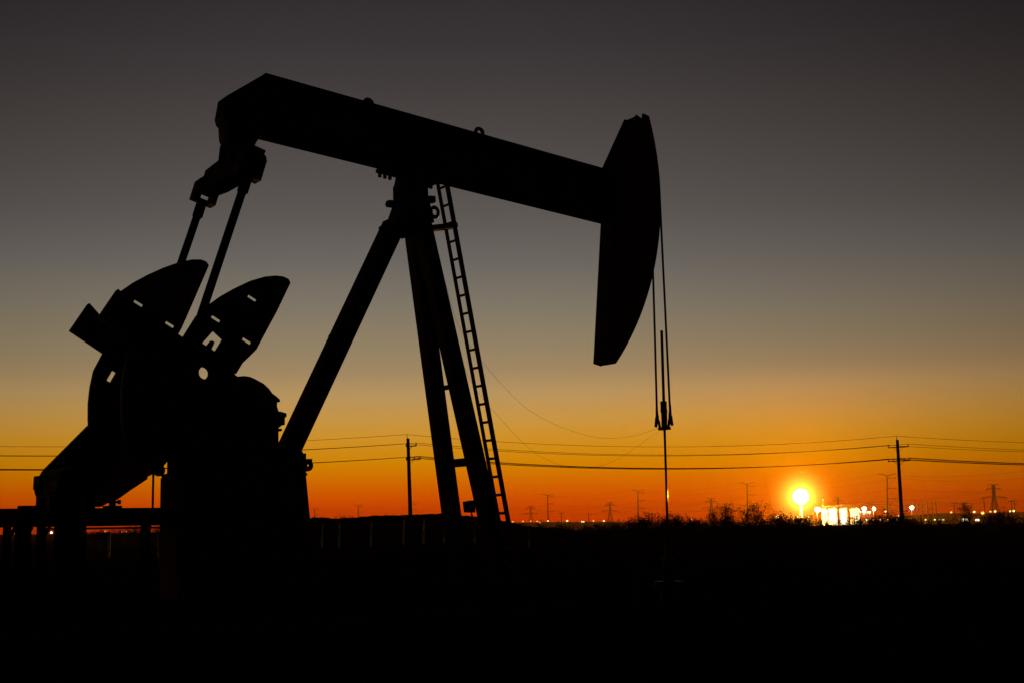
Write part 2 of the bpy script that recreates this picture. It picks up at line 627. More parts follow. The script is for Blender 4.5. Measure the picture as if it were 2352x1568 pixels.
mb.kbox(b - 0.03, b + 0.1, -0.11, 0.01, z - 0.07, z + 0.06)
mb.tube([P(b - 0.05, -0.05, z - 0.03), P(b + 0.06, -0.05, z)], 0.03, 6)
mb.build("bolt_lug", STEEL, rleg)
mb = MB()
b, z = U(760, 775, 0)
mb.ring(P(b + 0.02, 0, z), (0, 1, 0), 0.05, 0.022, 14, 6)
mb.build("lifting_eye", STEEL, rleg)
# cross braces between the two front legs
for z, t in ((2.62, 0.14), (3.93, 0.07)):
    bb = 1.27 + (-1.27) * (z - 0.42) / 6.48
    kk = 0.72 + (0.14 - 0.72) * (z - 0.42) / 6.48
    MB().bar(P(bb, -kk + 0.03, z), P(bb, kk - 0.03, z), t, 0.10, (1, 0, 0)).build("cross_brace", STEEL, pump)
# junction box hung on the near front leg
mb = MB()
q = [U(1067, 1151, .45), U(1083, 1148, .45), U(1085, 1176, .45), U(1070, 1175.5, .45)]
jb = plate("junction_box", [q], 0.38, 0.56, STEEL2, pump, 0.006)
mb = MB()
mb.tube([P(q[2][0] - 0.03, .47, q[2][1]), P(q[2][0] - 0.0, .47, q[2][1] - 0.45)], 0.012, 6)
mb.tube([P(q[3][0] + 0.1, .47, q[2][1]), P(q[2][0] + .03, .5, q[2][1] - 0.3), P(q[2][0] + .1, .52, q[2][1] - 0.8)], 0.012, 6)
mb.build("conduit", STEEL2, jb)

# ladder on the front of the post
kL, kR = 0.03, 0.33
lt, lb = (0.415, 7.62), (1.845, 0.45)
lad = MB()
bz, zz = U(1024, 521, .18)
lad.bar(P(0.16, .18, zz - 0.07), P(0.66, .18, zz + 0.03), 0.085, 0.28)
ladder = lad.build("ladder", GALV, pump)
for k, w in ((kL, 0.06), (kR, 0.082)):
    MB().bar(P(lt[0], k, lt[1]), P(lb[0], k, lb[1]), w, 0.03).build("rail", GALV, ladder)
for i in range(24):
    z = 7.46 - 0.318 * i
    if z < 0.6:
        break
    b = lt[0] + (lb[0] - lt[0]) * (z - lt[1]) / (lb[1] - lt[1])
    MB().tube([P(b, kL, z), P(b, kR, z)], 0.024, 8).build("rung", GALV, ladder)

# equalizer between the two pitmans
eb, ez = -3.43, 7.30
pd = Vector((0.283, 0.959))      # direction of the pitmans in the beam plane
pn = Vector((0.959, -0.283))


def eqp(u, v):
    return (eb + pn.x * u + pd.x * v, ez + pn.y * u + pd.y * v)


mb = MB()
for (k0, k1, h0, h1) in ((-0.97, -0.3, 0.19, 0.25), (-0.3, 0.3, 0.25, 0.25), (0.3, 0.97, 0.25, 0.19)):
    vs = []
    for k, h in ((k0, h0), (k1, h1)):
        for (u, v) in ((-0.14, -h), (0.14, -h), (0.14, h), (-0.14, h)):
            b, z = eqp(u, v)
            vs.append(P(b, k, z))
    mb.add(vs, [(3, 2, 1, 0), (4, 5, 6, 7), (0, 1, 5, 4), (1, 2, 6, 5), (2, 3, 7, 6), (3, 0, 4, 7)])
for k in (-0.24, 0.24):
    mb.bar(P(-3.36, k, 7.75), P(-3.42, k, 7.2), 0.34, 0.05)
mb.tube([P(-3.35, -0.34, 7.62), P(-3.35, 0.34, 7.62)], 0.14, 16)
eq = mb.build("equalizer", STEEL, pump)
for kc in (-0.97, 0.97):
    lo = [eqp(-0.22, -0.03), eqp(-0.22, -0.36), eqp(0.17, -0.36), eqp(0.17, -0.02), eqp(0.13, 0.06), eqp(-0.16, 0.06)]
    hole = [eqp(-0.115, -0.19), eqp(0.08, -0.19), eqp(0.08, -0.335), eqp(-0.115, -0.335)]
    plate("clevis", [lo, hole] if kc < 0 else [lo], kc - 0.13, kc + 0.13, STEEL, eq, 0.006)

# crank geometry
S = Vector((-3.1, 3.45))
du = Vector((-0.87803, 0.47861))
dv = Vector((0.47861, 0.87803))


def A(u, v):
    q_ = S + du * u + dv * v
    return (q_.x, q_.y)


wr = A(1.54, 0)
# pitman arms
for kc in (-0.99, 0.99):
    t0 = eqp(-0.03, -0.33)
    mb = MB()
    mb.bar(P(t0[0], kc, t0[1]), P(wr[0], kc, wr[1]), 0.112, 0.085)
    tq = eqp(-0.03, -0.62)
    mb.bar(P(t0[0], kc, t0[1]), P(tq[0], kc, tq[1]), 0.15, 0.10)
    pit = mb.build("pitman_arm", STEEL, pump)
    mb = MB()
    mb.tube([P(wr[0], kc - 0.1, wr[1]), P(wr[0], kc + 0.1, wr[1])], 0.2, 20)
    mb.build("wrist_bearing", STEEL2, pit)

ARC = [(2.60, 0.10), (2.58, 0.55), (2.50, 0.80), (2.40, 1.03), (2.27, 1.26), (2.12, 1.49)]
W_NEAR = ARC + [(1.95, 1.68), (1.81, 1.79), (1.70, 1.845), (1.60, 1.86), (1.545, 1.82), (1.52, 1.3), (1.52, 0.60), (1.56, 0.46), (1.61, 0.30), (1.62, 0.10)]
W_FAR = ARC + [(1.94, 1.72), (1.78, 1.88), (1.66, 1.96), (1.56, 1.985), (1.49, 1.95), (1.42, 1.3), (1.37, 0.8), (1.36, 0.10)]
W_LOW = ARC + [(1.95, 1.68), (1.81, 1.79), (1.70, 1.845), (1.60, 1.86), (1.545, 1.82), (1.52, 1.3), (1.52, 0.60), (1.56, 0.44), (1.62, 0.10)]
SLOTS_NEAR = [(1.96, 1.27), (1.71, 0.64), (2.30, 0.67)]
SLOTS_FAR = [(2.17, 0.76), (1.56, 0.74)]
NOTCH = [(2.06, 0.22), (2.05, 0.46), (2.25, 0.50), (2.31, 0.22), (2.22, 0.22), (2.20, 0.34), (2.15, 0.34), (2.14, 0.22)]


def weight(name, sgn, slide, k0, k1, par, shape, slots, notch, hw=(.085, .036)):
    o_ = [A(u + slide, sgn * v) for u, v in shape]
    hs = [[A(u + slide + a_ * hw[0], sgn * v + b_ * hw[1]) for a_, b_ in ((-1, -1), (1, -1), (1, 1), (-1, 1))] for u, v in slots]
    if notch:
        hs.append([A(u + slide, sgn * v) for u, v in NOTCH])
    return plate(name, [o_] + hs, k0, k1, STEEL, par, 0.01)


def arm_outline():
    pts = [A(2.90, -0.24), A(2.87, 0.28), A(2.62, 0.20), A(1.9, 0.19), A(0.75, 0.12)]
    for i in range(9):
        a = math.radians(60 + 240 * i / 8)
        pts.append(A(0.25 + 0.27 * math.cos(a), -0.14 + 0.27 * math.sin(a)))
    pts += [A(0.75, -0.37), A(1.9, -0.29)]
    return pts


HUB = Vector(A(0.25, -0.14))
for sg in (-1, 1):
    ka, kb = (0.66, 0.82) if sg > 0 else (-0.82, -0.66)
    holes = [circ(A(u, -0.11), 0.098, 16) for u in (1.12,)]
    arm = plate("crank_arm", [arm_outline()] + holes, ka, kb, STEEL, pump, 0.008)
    wk = (0.83, 0.95) if sg > 0 else (-0.95, -0.83)
    if sg > 0:
        weight("counterweight", 1, -0.9, *wk, arm, W_NEAR, SLOTS_NEAR, True)
        weight("counterweight", -1, -0.30, *wk, arm, W_LOW, [], False)
    else:
        weight("counterweight", 1, 0.0, *wk, arm, W_FAR, SLOTS_FAR, False)
        weight("counterweight", -1, -0.34, *wk, arm, W_LOW, [(2.30, 0.49)], False, (.04, .10))
    mb = MB()
    mb.tube([P(wr[0], ka - 0.06 if sg > 0 else kb + 0.06, wr[1]), P(wr[0], sg * 1.14, wr[1])], 0.085, 14)
    mb.build("wrist_pin", STEEL2, arm)
    mb = MB()
    mb.tube([P(HUB.x, sg * 0.44, HUB.y), P(HUB.x, sg * 0.9, HUB.y)], 0.19, 20)
    mb.build("hub", STEEL2, arm)

# gearbox
gb = [(-3.50, 2.72), (-3.55, 3.3), (-3.52, 3.75), (-3.48, 3.9), (-3.34, 3.92), (-3.24, 3.91), (-3.16, 3.88), (-3.01, 3.81), (-2.92, 3.735), (-2.86, 3.66),
      (-2.79, 3.615), (-2.735, 3.57), (-2.725, 3.53), (-2.775, 3.55), (-2.78, 3.46), (-2.75, 3.37), (-2.75, 2.72)]
gear = plate("gearbox", [gb], -0.42, 0.42, STEEL, pump, 0.015)
mb = MB()
q = [U(642, 944, .4), U(646, 945, .4), U(657, 948.5, .4), U(657, 957, .4), U(653.5, 958, .4), U(653, 975, .4), U(646, 976.5, .4), U(641, 981, .4)]
me_ = plate_mesh("breather_valve", [q + [(-2.77, q[-1][1]), (-2.77, q[0][1])]], 0.2, 0.42)
mobj("breather_valve", me_, STEEL2, gear)
mb = MB()
mb.kbox(-3.62, -2.72, -0.47, 0.47, 3.06, 3.10)
for b in (-3.4, -3.2, -3.0, -2.82):
    for k in (-0.45, 0.45):
        mb.tube([P(b, k, 3.02), P(b, k, 3.15)], 0.02, 6)
mb.build("bolted_flange", STEEL2, gear)
# low speed housing behind the cranks
mb = MB()
mb.tube([P(HUB.x, -0.46, HUB.y), P(HUB.x, 0.46, HUB.y)], 0.3, 24)
mb.tube([P(-3.95, -0.40, 3.0), P(-3.95, 0.40, 3.0)], 0.32, 20)
mb.kbox(-4.55, -3.4, -0.41, 0.41, 2.72, 3.42)
mb.build("bearing_housing", STEEL, gear)

# stand under the gearbox
mb = MB()
vs = [P(-4.37, -.4, .42), P(-2.06, -.4, .42), P(-2.06, .4, .42), P(-4.37, .4, .42), P(-4.37, -.4, 2.36), P(-2.27, -.4, 2.36), P(-2.27, .4, 2.36), P(-4.37, .4, 2.36)]
mb.hexa(vs)
mb.kbox(-4.37, -2.26, -0.43, 0.43, 2.36, 2.40)
mb.kbox(-4.3, -2.25, -0.36, 0.36, 2.40, 2.72)
q = U(693, 1040, .2)
mb.hexa([P(-2.7, -.2, 2.72), P(-2.24, -.2, 2.60), P(-2.24, .2, 2.60), P(-2.7, .2, 2.72), P(-2.7, -.2, 2.82), P(-2.235, -.2, 2.76), P(-2.235, .2, 2.76), P(-2.7, .2, 2.82)])
mb.kbox(-2.26, -2.17, .1, .42, 2.58, 2.63)
stand = mb.build("gearbox_stand", STEEL, pump)
mb = MB()
mb.kbox(-4.388, -4.372, -0.40, 0.37, 0.9, 2.34)
mb.build("end_plate", RED_TONE, stand)
for (px, py, k) in ((365, 1079, -.36), (706, 1068, .4)):
    b, z = U(px, py, k)
    lp = circ((b, z), 0.095, 20)
    plate("lifting_lug", [lp, circ((b + (0.012 if px > 500 else -0.02), z + (0.0 if px > 500 else 0.015)), 0.02, 12)], k - 0.02, k + 0.02, STEEL, stand)

# long skid on the concrete and the raised motor platform
mb = MB()
for k in (-0.75, 0.75):
    mb.ibeam(P(-7.2, k, 0.36), P(2.2, k, 0.36), 0.28, 0.2, (0, 1, 0), 0.02, 0.015)
for b in (-7.1, -5.2, -4.3, -3.2, -2.2, -0.6, 1.25, 2.1):
    mb.kbox(b - 0.08, b + 0.08, -0.65, 0.65, 0.24, 0.46)
mb.kbox(1.0, 1.55, -0.95, 0.95, 0.30, 0.379)
mb.build("skid_frame", DARK_STEEL, pump)

mb = MB()
mb.ibeam(P(-7.6, .42, 1.735), P(-4.40, .42, 1.735), 0.26, 0.16, (0, 1, 0), 0.02, 0.12)
mb.ibeam(P(-7.6, -.42, 1.735), P(-4.40, -.42, 1.735), 0.26, 0.16, (0, 1, 0), 0.02, 0.12)
mb.kbox(-7.6, -4.40, -.34, .34, 1.80, 1.84)
mb.kbox(-6.25, -4.40, .36, .5, 1.555, 1.585)
mb.kbox(-6.72, -6.36, .30, .5, 1.865, 1.905)
plat = mb.build("motor_platform", STEEL, pump)
mb = MB()
mb.kbox(-7.6, -6.78, 0.505, 0.515, 1.62, 1.85)
mb.build("side_panel", RED_TONE, plat)
for (px, w) in ((20, 0.085), (57, 0.2), (99, 0.1), (160, 0.36)):
    b, z = U(px, 1212, .44)
    mb = MB()
    mb.kbox(b - w / 2 - .02, b + w / 2 - .02, 0.36, 0.5, 0.46, 1.605)
    mb.bar(P(b, 0.43, 1.45), P(b + .1, 0.43, 1.6), 0.05, 0.06)
    mb.build("platform_leg", DARK_STEEL, plat)
    b2 = b + 0.45
for b in (-7.3, -5.6, -4.6):
    MB().kbox(b - 0.06, b + 0.06, -0.5, -0.36, 0.46, 1.605).build("platform_leg", DARK_STEEL, plat)
# small clamp and tensioner on the platform
mb = MB()
b, z = U(256, 1164, .3)
mb.kbox(b - 0.1, b + 0.12, .2, .42, 1.867, 1.90)
mb.kbox(b - 0.03, b + 0.05, .27, .35, 1.90, 1.985)
mb.tube([P(b - 0.18, .31, 1.955), P(b + 0.12, .31, 1.955)], 0.018, 8)
mb.tube([P(b + 0.09, .31, 1.955), P(b + 0.13, .31, 1.955)], 0.034, 8)
mb.build("slide_clamp", STEEL2, plat)
# thin brace rod
b, z = U(352, 1100, -.3)
MB().tube([P(b, -.3, 1.85), P(b, -.3, 2.55)], 0.019, 8).build("brace_rod", STEEL, pump)

# belt guard and motor
g = [U(*q_, -1.2) for q_ in ((205, 975), (195, 985), (105, 1075), (98, 1084), (93, 1094), (91, 1115), (91, 1140), (100, 1160), (228, 1163), (250, 1150), (264, 1147), (295, 1125),
                             (333, 1100), (333, 1095), (362, 1080), (420, 1010), (420, 930), (330, 900))]
plate("belt_guard", [g], -1.32, -1.06, STEEL, pump, 0.015)
mb = MB()
mc = U(150, 1118, -.3)
mb.tube([P(mc[0], -1.05, mc[1]), P(mc[0], -0.95, mc[1]), P(mc[0], 0.15, mc[1]), P(mc[0], 0.22, mc[1])], 0.27, 24)
for i in range(12):
    a = math.pi * (0.15 + 0.7 * i / 11) * 1
    for sgn in (1, -1):
        mb.bar(P(mc[0] + 0.285 * math.cos(a), -0.85, mc[1] + sgn * 0.285 * math.sin(a)), P(mc[0] + 0.285 * math.cos(a), 0.1, mc[1] + sgn * 0.285 * math.sin(a)), 0.02, 0.02, (0, 0, 1))
mb.kbox(mc[0] - 0.34, mc[0] + 0.34, -0.9, 0.1, 1.87, 1.93)
mb.kbox(mc[0] - 0.30, mc[0] + 0.30, -0.8, -0.6, 1.93, 2.05)
mb.kbox(mc[0] - 0.30, mc[0] + 0.30, -0.2, 0.0, 1.93, 2.05)
motor = mb.build("electric_motor", STEEL2, pump)
q = [U(85, 1092, -.75), U(100, 1090, -.75), U(100, 1134, -.75), U(83, 1122, -.75)]
tb = plate("terminal_box", [q], -0.95, -0.55, STEEL2, motor, 0.008)
mb = MB()
b, z = U(84, 1132, -.7)
mb.tube([P(b, -.7, z + .01), P(b + 0.03, -.7, z - 0.005), P(b + 0.09, -.7, z - 0.04)], 0.012, 6)
mb.build("cable_gland", STEEL2, tb)

# swinging load-cell leads between the post and the carrier bar (two thin leads)
for pts in ([(0.40, 5.75), (0.62, 5.08), (0.88, 4.68), (1.21, 4.31), (1.98, 3.66), (2.63, 3.35), (3.3, 3.17), (3.9, 3.10), (4.5, 3.15), (4.83, 3.22), (5.40, 3.40)],
            [(0.62, 4.75), (0.80, 4.21), (1.1, 3.78), (1.51, 3.39), (2.0, 2.97), (2.42, 2.72), (3.0, 2.56), (3.68, 2.57), (4.3, 2.78), (4.93, 3.12), (5.41, 3.36)]):
    pv = [P(b, 0.3 - 0.04 * max(0, b - 1.2), z) for b, z in pts]
    sm = []
    for i in range(len(pv) - 1):
        p0, p1, p2, p3 = pv[max(i - 1, 0)], pv[i], pv[i + 1], pv[min(i + 2, len(pv) - 1)]
        for t in (0, .25, .5, .75):
            sm.append(0.5 * ((2 * p1) + (p2 - p0) * t + (2 * p0 - 5 * p1 + 4 * p2 - p3) * t * t + (3 * p1 - p0 - 3 * p2 + p3) * t ** 3))
    sm.append(pv[-1])
    MB().tube(sm, 0.0019, 5).build("sensor_lead", CABLE, pump)


def pw(b, k, z):
    return ORG + bdir * b + cdir * k + Vector((0, 0, z))


# polished rod (hangs in the carrier bar) and the wellhead below it
rod = empty("polished_rod", pw(5.46, 0, 1.2), TH)
tag(rod, "shiny polished rod hanging from carrier bar under the horse head", "polished rod")
z0 = -1.2
MB().tube([(0, 0, 1.1 + z0), (0, 0, 3.34 + z0)], 0.024, 12).build("shaft", CHROME, rod, True)
MB().tube([(0, 0, 3.51 + z0), (0, 0, 5.24 + z0)], 0.028, 12).build("sleeve", STEEL2, rod, True)
mb = MB()
mb.box(-0.042, 0.042, -0.04, 0.04, 3.462 + z0, 3.66 + z0)
mb.box(-0.05, 0.036, -0.045, 0.045, 3.66 + z0, 3.86 + z0)
mb.box(-0.075, 0.07, -0.02, 0.02, 3.64 + z0, 3.69 + z0)
mb.build("rod_clamp", STEEL2, rod)
well = empty("wellhead", pw(5.46, 0, 0), TH)
tag(well, "dark wellhead with stuffing box and side valve below the horse head", "wellhead")
mb = MB()
mb.tube([(0, 0, 0.0), (0, 0, 0.34)], 0.17, 18)
mb.tube([(0, 0, 0.34), (0, 0, 0.42)], 0.29, 20)
mb.tube([(0, 0, 0.42), (0, 0, 0.80)], 0.11, 16)
mb.tube([(-0.55, 0, 0.58), (0.6, 0, 0.58)], 0.06, 12)
mb.build("casing_head", STEEL2, well)
mb = MB()
mb.tube([(0, 0, 0.80), (0, 0, 0.86)], 0.13, 16)
mb.tube([(0, 0, 0.86), (0, 0, 1.12)], 0.065, 14)
mb.tube([(0, 0, 1.12), (0, 0, 1.2)], 0.09, 14, 0.04)
mb.tube([(0.03, -.0, 1.0), (0.1, -.0, 1.12)], 0.02, 8)
mb.build("stuffing_box", STEEL2, well)
mb = MB()
mb.ring((0.6, 0, 0.58), (1, 0, 0), 0.12, 0.015, 16, 6)
mb.bar((0.6, -0.12, 0.58), (0.6, 0.12, 0.58), 0.02, 0.02, (1, 0, 0))
mb.build("hand_wheel", STEEL2, well)
mb = MB()
mb.tube([(-0.55, 0, 0.58), (-0.72, 0, 0.58), (-0.8, 0, 0.5), (-0.8, 0, -0.1)], 0.05, 10)
mb.build("flow_line", STEEL2, well)

# concrete foundation
fd = empty("concrete_foundation", ORG, TH)
tag(fd, "low concrete foundation slab carrying the pump jack skid", "foundation")
MB().kbox(-7.6, 2.6, -1.1, 1.1, -0.1, 0.22).build("slab", CONC, fd)
kerb = empty("concrete_kerb", ORG, TH)
tag(kerb, "narrow concrete kerb lying on the ground at the lower left", "kerb")
mb = MB()
for b0, b1 in ((-8.6, -6.42), (-6.3, -5.82), (-5.72, -5.05), (-4.97, -4.4)):
    mb.kbox(b0, b1, -1.75, -1.45, -0.05, 0.26)
mb.build("kerb_block", CONC, kerb)

# ------------------------------------------------------ fence behind the pump
fence = empty("steel_post_fence", gx(880, 56))
tag(fence, "low fence of thin steel posts and pipe rails before the dirt berm", "fence")
fo = Vector(fence.location)
fx = [252, 366, 640, 700, 740, 779, 852, 927, 973, 1021, 1090, 1150, 1215]
fz = [1.55, 1.5, 1.7, 1.72, 1.74, 1.76, 1.80, 1.86, 1.88, 1.9, 1.86, 1.7, 1.5]
prev = None
for px, h in zip(fx, fz):
    g_ = gx(px, 56 if px > 500 else 45) - fo
    mb = MB()
    mb.tube([g_ + Vector((0, 0, -0.1)), g_ + Vector((-0.01, 0, h))], 0.034, 10)
    mb.build("post", FENCE, fence, True)
for (xa, xb) in ((640, 1215), (180, 400)):
    for zr in (0.95,):
        a_ = gx(xa, 56 if xa > 500 else 45) - fo
        b_ = gx(xb, 56 if xa > 500 else 45) - fo
        MB().tube([a_ + Vector((0, 0.09, zr)), b_ + Vector((0, 0.09, zr))], 0.022, 8).build("rail", STEEL2, fence)

# ------------------------------------------------------------- utility poles
ARM = Vector((0.70, -0.71, 0))


def utility_pole(base, top, label, up_off, lo_off, span_up=(-1.25, 1.25), span_lo=(-1.3, 1.3)):
    r_ = empty("utility_pole", base)
    tag(r_, label, "utility pole", "wooden utility poles of the near line")
    t = top - base
    MB().tube([Vector((0, 0, -0.5)), t * 0.5, t], 0.24, 12, 0.17).build("pole", WOOD, r_, True)
    ends = {}
    for nm, off, sp in (("up", up_off, span_up), ("lo", lo_off, span_lo)):
        c = t * ((t.z - off) / t.z)
        fwd = Vector((0, -0.2, 0))
        mb = MB()
        mb.bar(c + ARM * sp[0] + fwd, c + ARM * sp[1] + fwd, 0.13, 0.11, (0, 0, 1))
        for s in sp:
            mb.bar(c + ARM * (s * 0.5) + fwd, c + Vector((0, -0.17, -0.55)), 0.035, 0.035, (0, 0, 1))
        ca = mb.build("crossarm", WOOD, r_)
        pts = [sp[0] * 0.97, sp[1] * 0.97] if nm == "up" else [sp[0] * 0.97, sp[0] * 0.5, sp[1] * 0.5, sp[1] * 0.97]
        ends[nm] = []
        for s in pts:
            q_ = c + ARM * s + fwd
            mb = MB()
            mb.tube([q_ + Vector((0, 0, 0.06)), q_ + Vector((0, 0, 0.17)), q_ + Vector((0, 0, 0.22)), q_ + Vector((0, 0, 0.30))], 0.05, 8, 0.065)
            mb.build("insulator", INSUL, ca, True)
            ends[nm].append(base + q_ + Vector((0, 0, 0.30)))
    mb = MB()
    mb.tube([t + Vector((0, 0, -0.3)), t + Vector((-0.06, 0, 0.1)), t + Vector((-0.12, 0, 0.42))], 0.035, 6)
    mb.build("top_pin", STEEL2, r_)
    ends["top"] = [base + t + Vector((-0.12, 0, 0.42))]
    mb = MB()
    mb.tube([t * 0.83 + Vector((0.22, -.1, -.3)), t * 0.83 + Vector((0.22, -.1, .3))], 0.12, 10)
    if up_off > 5:
        mb.build("transformer", STEEL2, r_)
    return ends


def upole(px_t, py_t, px_b, D, label, **kw):
    top = at(px_t, py_t, D)
    b0 = gx(px_b, D)
    return utility_pole(b0, top, label, 0.85, 2.42 if "lo" not in kw else kw["lo"], kw.get("su", (-1.3, 1.3)), kw.get("sl", (-1.4, 1.4)))


EL = upole(937, 1006, 944.5, 148, "wooden utility pole rising behind the berm left of the pump post legs", lo=2.28, su=(-0.3, 1.35), sl=(-0.35, 1.9))
ER = upole(2061, 1009, 2072, 159, "leaning wooden utility pole standing between white tanks and right edge")


def shifted(E_, dx, dy, dz):
    return {k: [p + Vector((dx, dy, dz)) for p in v] for k, v in E_.items()}


EL0 = shifted(EL, -63, -13, -0.2)
ER1 = shifted(ER, 60, 8, -0.3)


def strand(a, b, sag, n=26):
    return [a.lerp(b, i / n) - Vector((0, 0, 4 * sag * (i / n) * (1 - i / n))) for i in range(n + 1)]


k_ = 0
wire_lab = {"top": ["thin topmost wire strung over the tops of both utility poles"],
            "up": ["rear upper wire on the top crossarms of the utility poles", "front upper wire on the top crossarms of the utility poles"],
            "lo": ["rearmost of the four thicker wires on the lower crossarms", "second from rear of four thicker wires on the lower crossarms",
                   "second from front of four thicker wires on the lower crossarms", "frontmost of the four thicker wires on the lower crossarms"]}
for nm, rad, sag in (("top", 0.019, 1.05), ("up", 0.022, 1.05), ("lo", 0.029, 1.0)):
    for i in range(len(EL[nm])):
        pts = strand(EL0[nm][i], EL[nm][i], sag) + strand(EL[nm][i], ER[nm][i], sag + 0.22)[1:] + strand(ER[nm][i], ER1[nm][i], sag)[1:]
        o = MB().tube(pts, rad, 5).build("overhead_wire", WIRE)
        tag(o, wire_lab[nm][i], "wire", "wires of the near power line")

# --------------------------------------------------------- far transmission
def monopole(px, pt, pb, D, arm, label):
    base = gx(px, D)
    t = at(px - (pb - pt) * 0.016, pt, D) - base
    h = t.z
    r_ = empty("transmission_pole", base)
    tag(r_, label, "transmission pole", "tall steel transmission poles on the horizon")
    t = Vector((t.x, 0, h))
    MB().tube([Vector((0, 0, -1)), t], h * 0.022, 10, h * 0.011).build("shaft", TOWER, r_, True)
    for z, l in ((0.985, 0.13), (0.80, 0.16), (0.60, 0.16), (0.405, 0.16)):
        pass
    mb = MB()
    w = h * 0.011
    mb.bar(t, t + Vector((-0.19 * h, 0, 0.05 * h)), w, w)
    mb.bar(t, t + Vector((0.19 * h, 0, 0.05 * h)), w, w)
    mb.build("top_bracket", TOWER, r_)
    for z in (0.955, 0.735, 0.51):
        c = t * z
        mb = MB()
        mb.bar(c, c + Vector((0.2 * h, 0, 0.004 * h)), w, w)
        mb.tube([c + Vector((0.19 * h, 0, 0)), c + Vector((0.13 * h, 0, -0.07 * h)), c + Vector((0.03 * h, 0, -0.13 * h))], w * 0.2, 4)
        mb.build("side_arm", TOWER, r_)
    return [base + t + Vector((-0.19 * h, 0, 0.05 * h)), base + t + Vector((0.19 * h, 0, 0.05 * h))] + [base + t * z + Vector((0.2 * h, 0, 0)) for z in (0.955, 0.735, 0.51)]


def lattice(px, pt, pb, D, label):
    base = gx(px, D)
    h = (at(px, pt, D) - base).z
    r_ = empty("lattice_tower", base)
    tag(r_, label, "lattice tower", "steel lattice transmission towers on the horizon")
    w = h * 0.015
    wid = lambda z: h * (0.145 - 0.115 * min(1, z / 0.62)) if z < 0.62 else h * 0.030
    zs = [0, 0.14, 0.27, 0.38, 0.48, 0.56, 0.63, 0.70, 0.77, 0.84, 0.91, 0.97]
    for sx in (-1, 1):
        for sy in (-1, 1):
            mb = MB()
            for za, zb in zip(zs[:-1], zs[1:]):
                mb.bar((sx * wid(za), sy * wid(za), za * h), (sx * wid(zb), sy * wid(zb), zb * h), w, w)
            mb.build("tower_leg", TOWER, r_)
    mb = MB()
    w2 = w * 0.55
    for za, zb in zip(zs[:-1], zs[1:]):
        for sy in (-1, 1):
            mb.bar((-wid(za), sy * wid(za), za * h), (wid(zb), sy * wid(zb), zb * h), w2, w2)
            mb.bar((wid(za), sy * wid(za), za * h), (-wid(zb), sy * wid(zb), zb * h), w2, w2)
            mb.bar((-wid(zb), sy * wid(zb), zb * h), (wid(zb), sy * wid(zb), zb * h), w2, w2)
        for sx in (-1, 1):
            mb.bar((sx * wid(za), -wid(za), za * h), (sx * wid(zb), wid(zb), zb * h), w2, w2)
    mb.build("bracing", TOWER, r_)
    for z, l, d in ((0.62, 0.36, 0.05), (0.86, 0.22, 0.04), (0.985, 0.15, 0.0)):
        mb = MB()
        for s in (-1, 1):
            mb.bar((s * 0.028 * h, 0, z * h), (s * l * h, 0, (z - 0.012) * h), w * .9, w * .9)
            mb.bar((s * 0.028 * h, 0, (z + d) * h), (s * l * h, 0, (z - 0.008) * h), w * .8, w * .8)
            mb.bar((s * l * 0.97 * h, 0, z * h), (s * l * 0.97 * h, 0, (z - 0.07) * h), w * .5, w * .5)
        mb.build("crossarm", TOWER, r_)
    return [base + Vector((s * l * h, 0, (z - 0.05) * h)) for z, l in ((0.62, .34), (0.86, .2)) for s in (-1, 1)]


mp = []
for px, pt, pb, D, lab in ((722.5, 1168, 1192, 2600, "small distant transmission pole close to the pump stand's right side"),
                           (823, 1160, 1186, 2400, "distant transmission pole between the pump stand and left utility pole"),
                           (946, 1154, 1182, 2100, "distant transmission pole half hidden behind the left utility pole"),
                           (1259, 1137, 1197, 1720, "tall transmission pole just right of the ladder, on the horizon"),
                           (1466, 1127, 1195, 1500, "tall transmission pole left of the polished rod"),
                           (1717, 1111, 1182, 1290, "tall transmission pole left of the bright flare"),
                           (2039, 1092, 1190, 1020, "tallest transmission pole, beside the leaning right utility pole")):
    mp.append(monopole(px, pt, pb, D, 1, lab))
lt_ = []
for px, pt, pb, D, lab in ((1219.5, 1160, 1198, 3400, "smallest lattice tower, nearest to the foot of the ladder"),
                           (1402, 1151, 1196, 2900, "lattice tower between two tall transmission poles left of the rod"),
                           (1635, 1142, 1190, 2500, "lattice tower on the horizon right of the polished rod"),
                           (1927, 1140, 1190, 2500, "faint lattice tower above the floodlit tanks"),
                           (2286, 1110, 1178, 1900, "largest lattice tower, near the right edge")):
    lt_.append(lattice(px, pt, pb, D, lab))
lab_l = ["lower left far conductor strung between the transmission poles", "lower right far conductor strung between the transmission poles"]
for j, lab in ((2, "uppermost faint conductor on the transmission pole side arms"), (3, "middle faint conductor on the transmission pole side arms"),
               (4, "lowest faint conductor on the transmission pole side arms"), (0, "faint shield wire on the transmission pole top brackets")):
    pts = []
    seq = [q_[j] for q_ in mp]
    seq.append(seq[-1] + (seq[-1] - seq[-2]) * 0.9)
    for a_, b_ in zip(seq[:-1], seq[1:]):
        pts += strand(a_, b_, 5.0, 14)[(1 if pts else 0):]
    tag(MB().tube(pts, 0.05, 4).build("transmission_wire", WIRE), lab, "wire", "wires of the far transmission line")
for j, lab in ((0, "faint left conductor on the lower lattice tower arms"), (1, "faint right conductor on the lower lattice tower arms"),
               (2, "faint left conductor on the upper lattice tower arms"), (3, "faint right conductor on the upper lattice tower arms")):
    pts = []
    seq = [q_[j] for q_ in lt_]
    for a_, b_ in zip(seq[:-1], seq[1:]):
        pts += strand(a_, b_, 6.0, 14)[(1 if pts else 0):]
    tag(MB().tube(pts, 0.08, 4).build("transmission_wire", WIRE), lab, "wire", "wires of the lattice tower line")

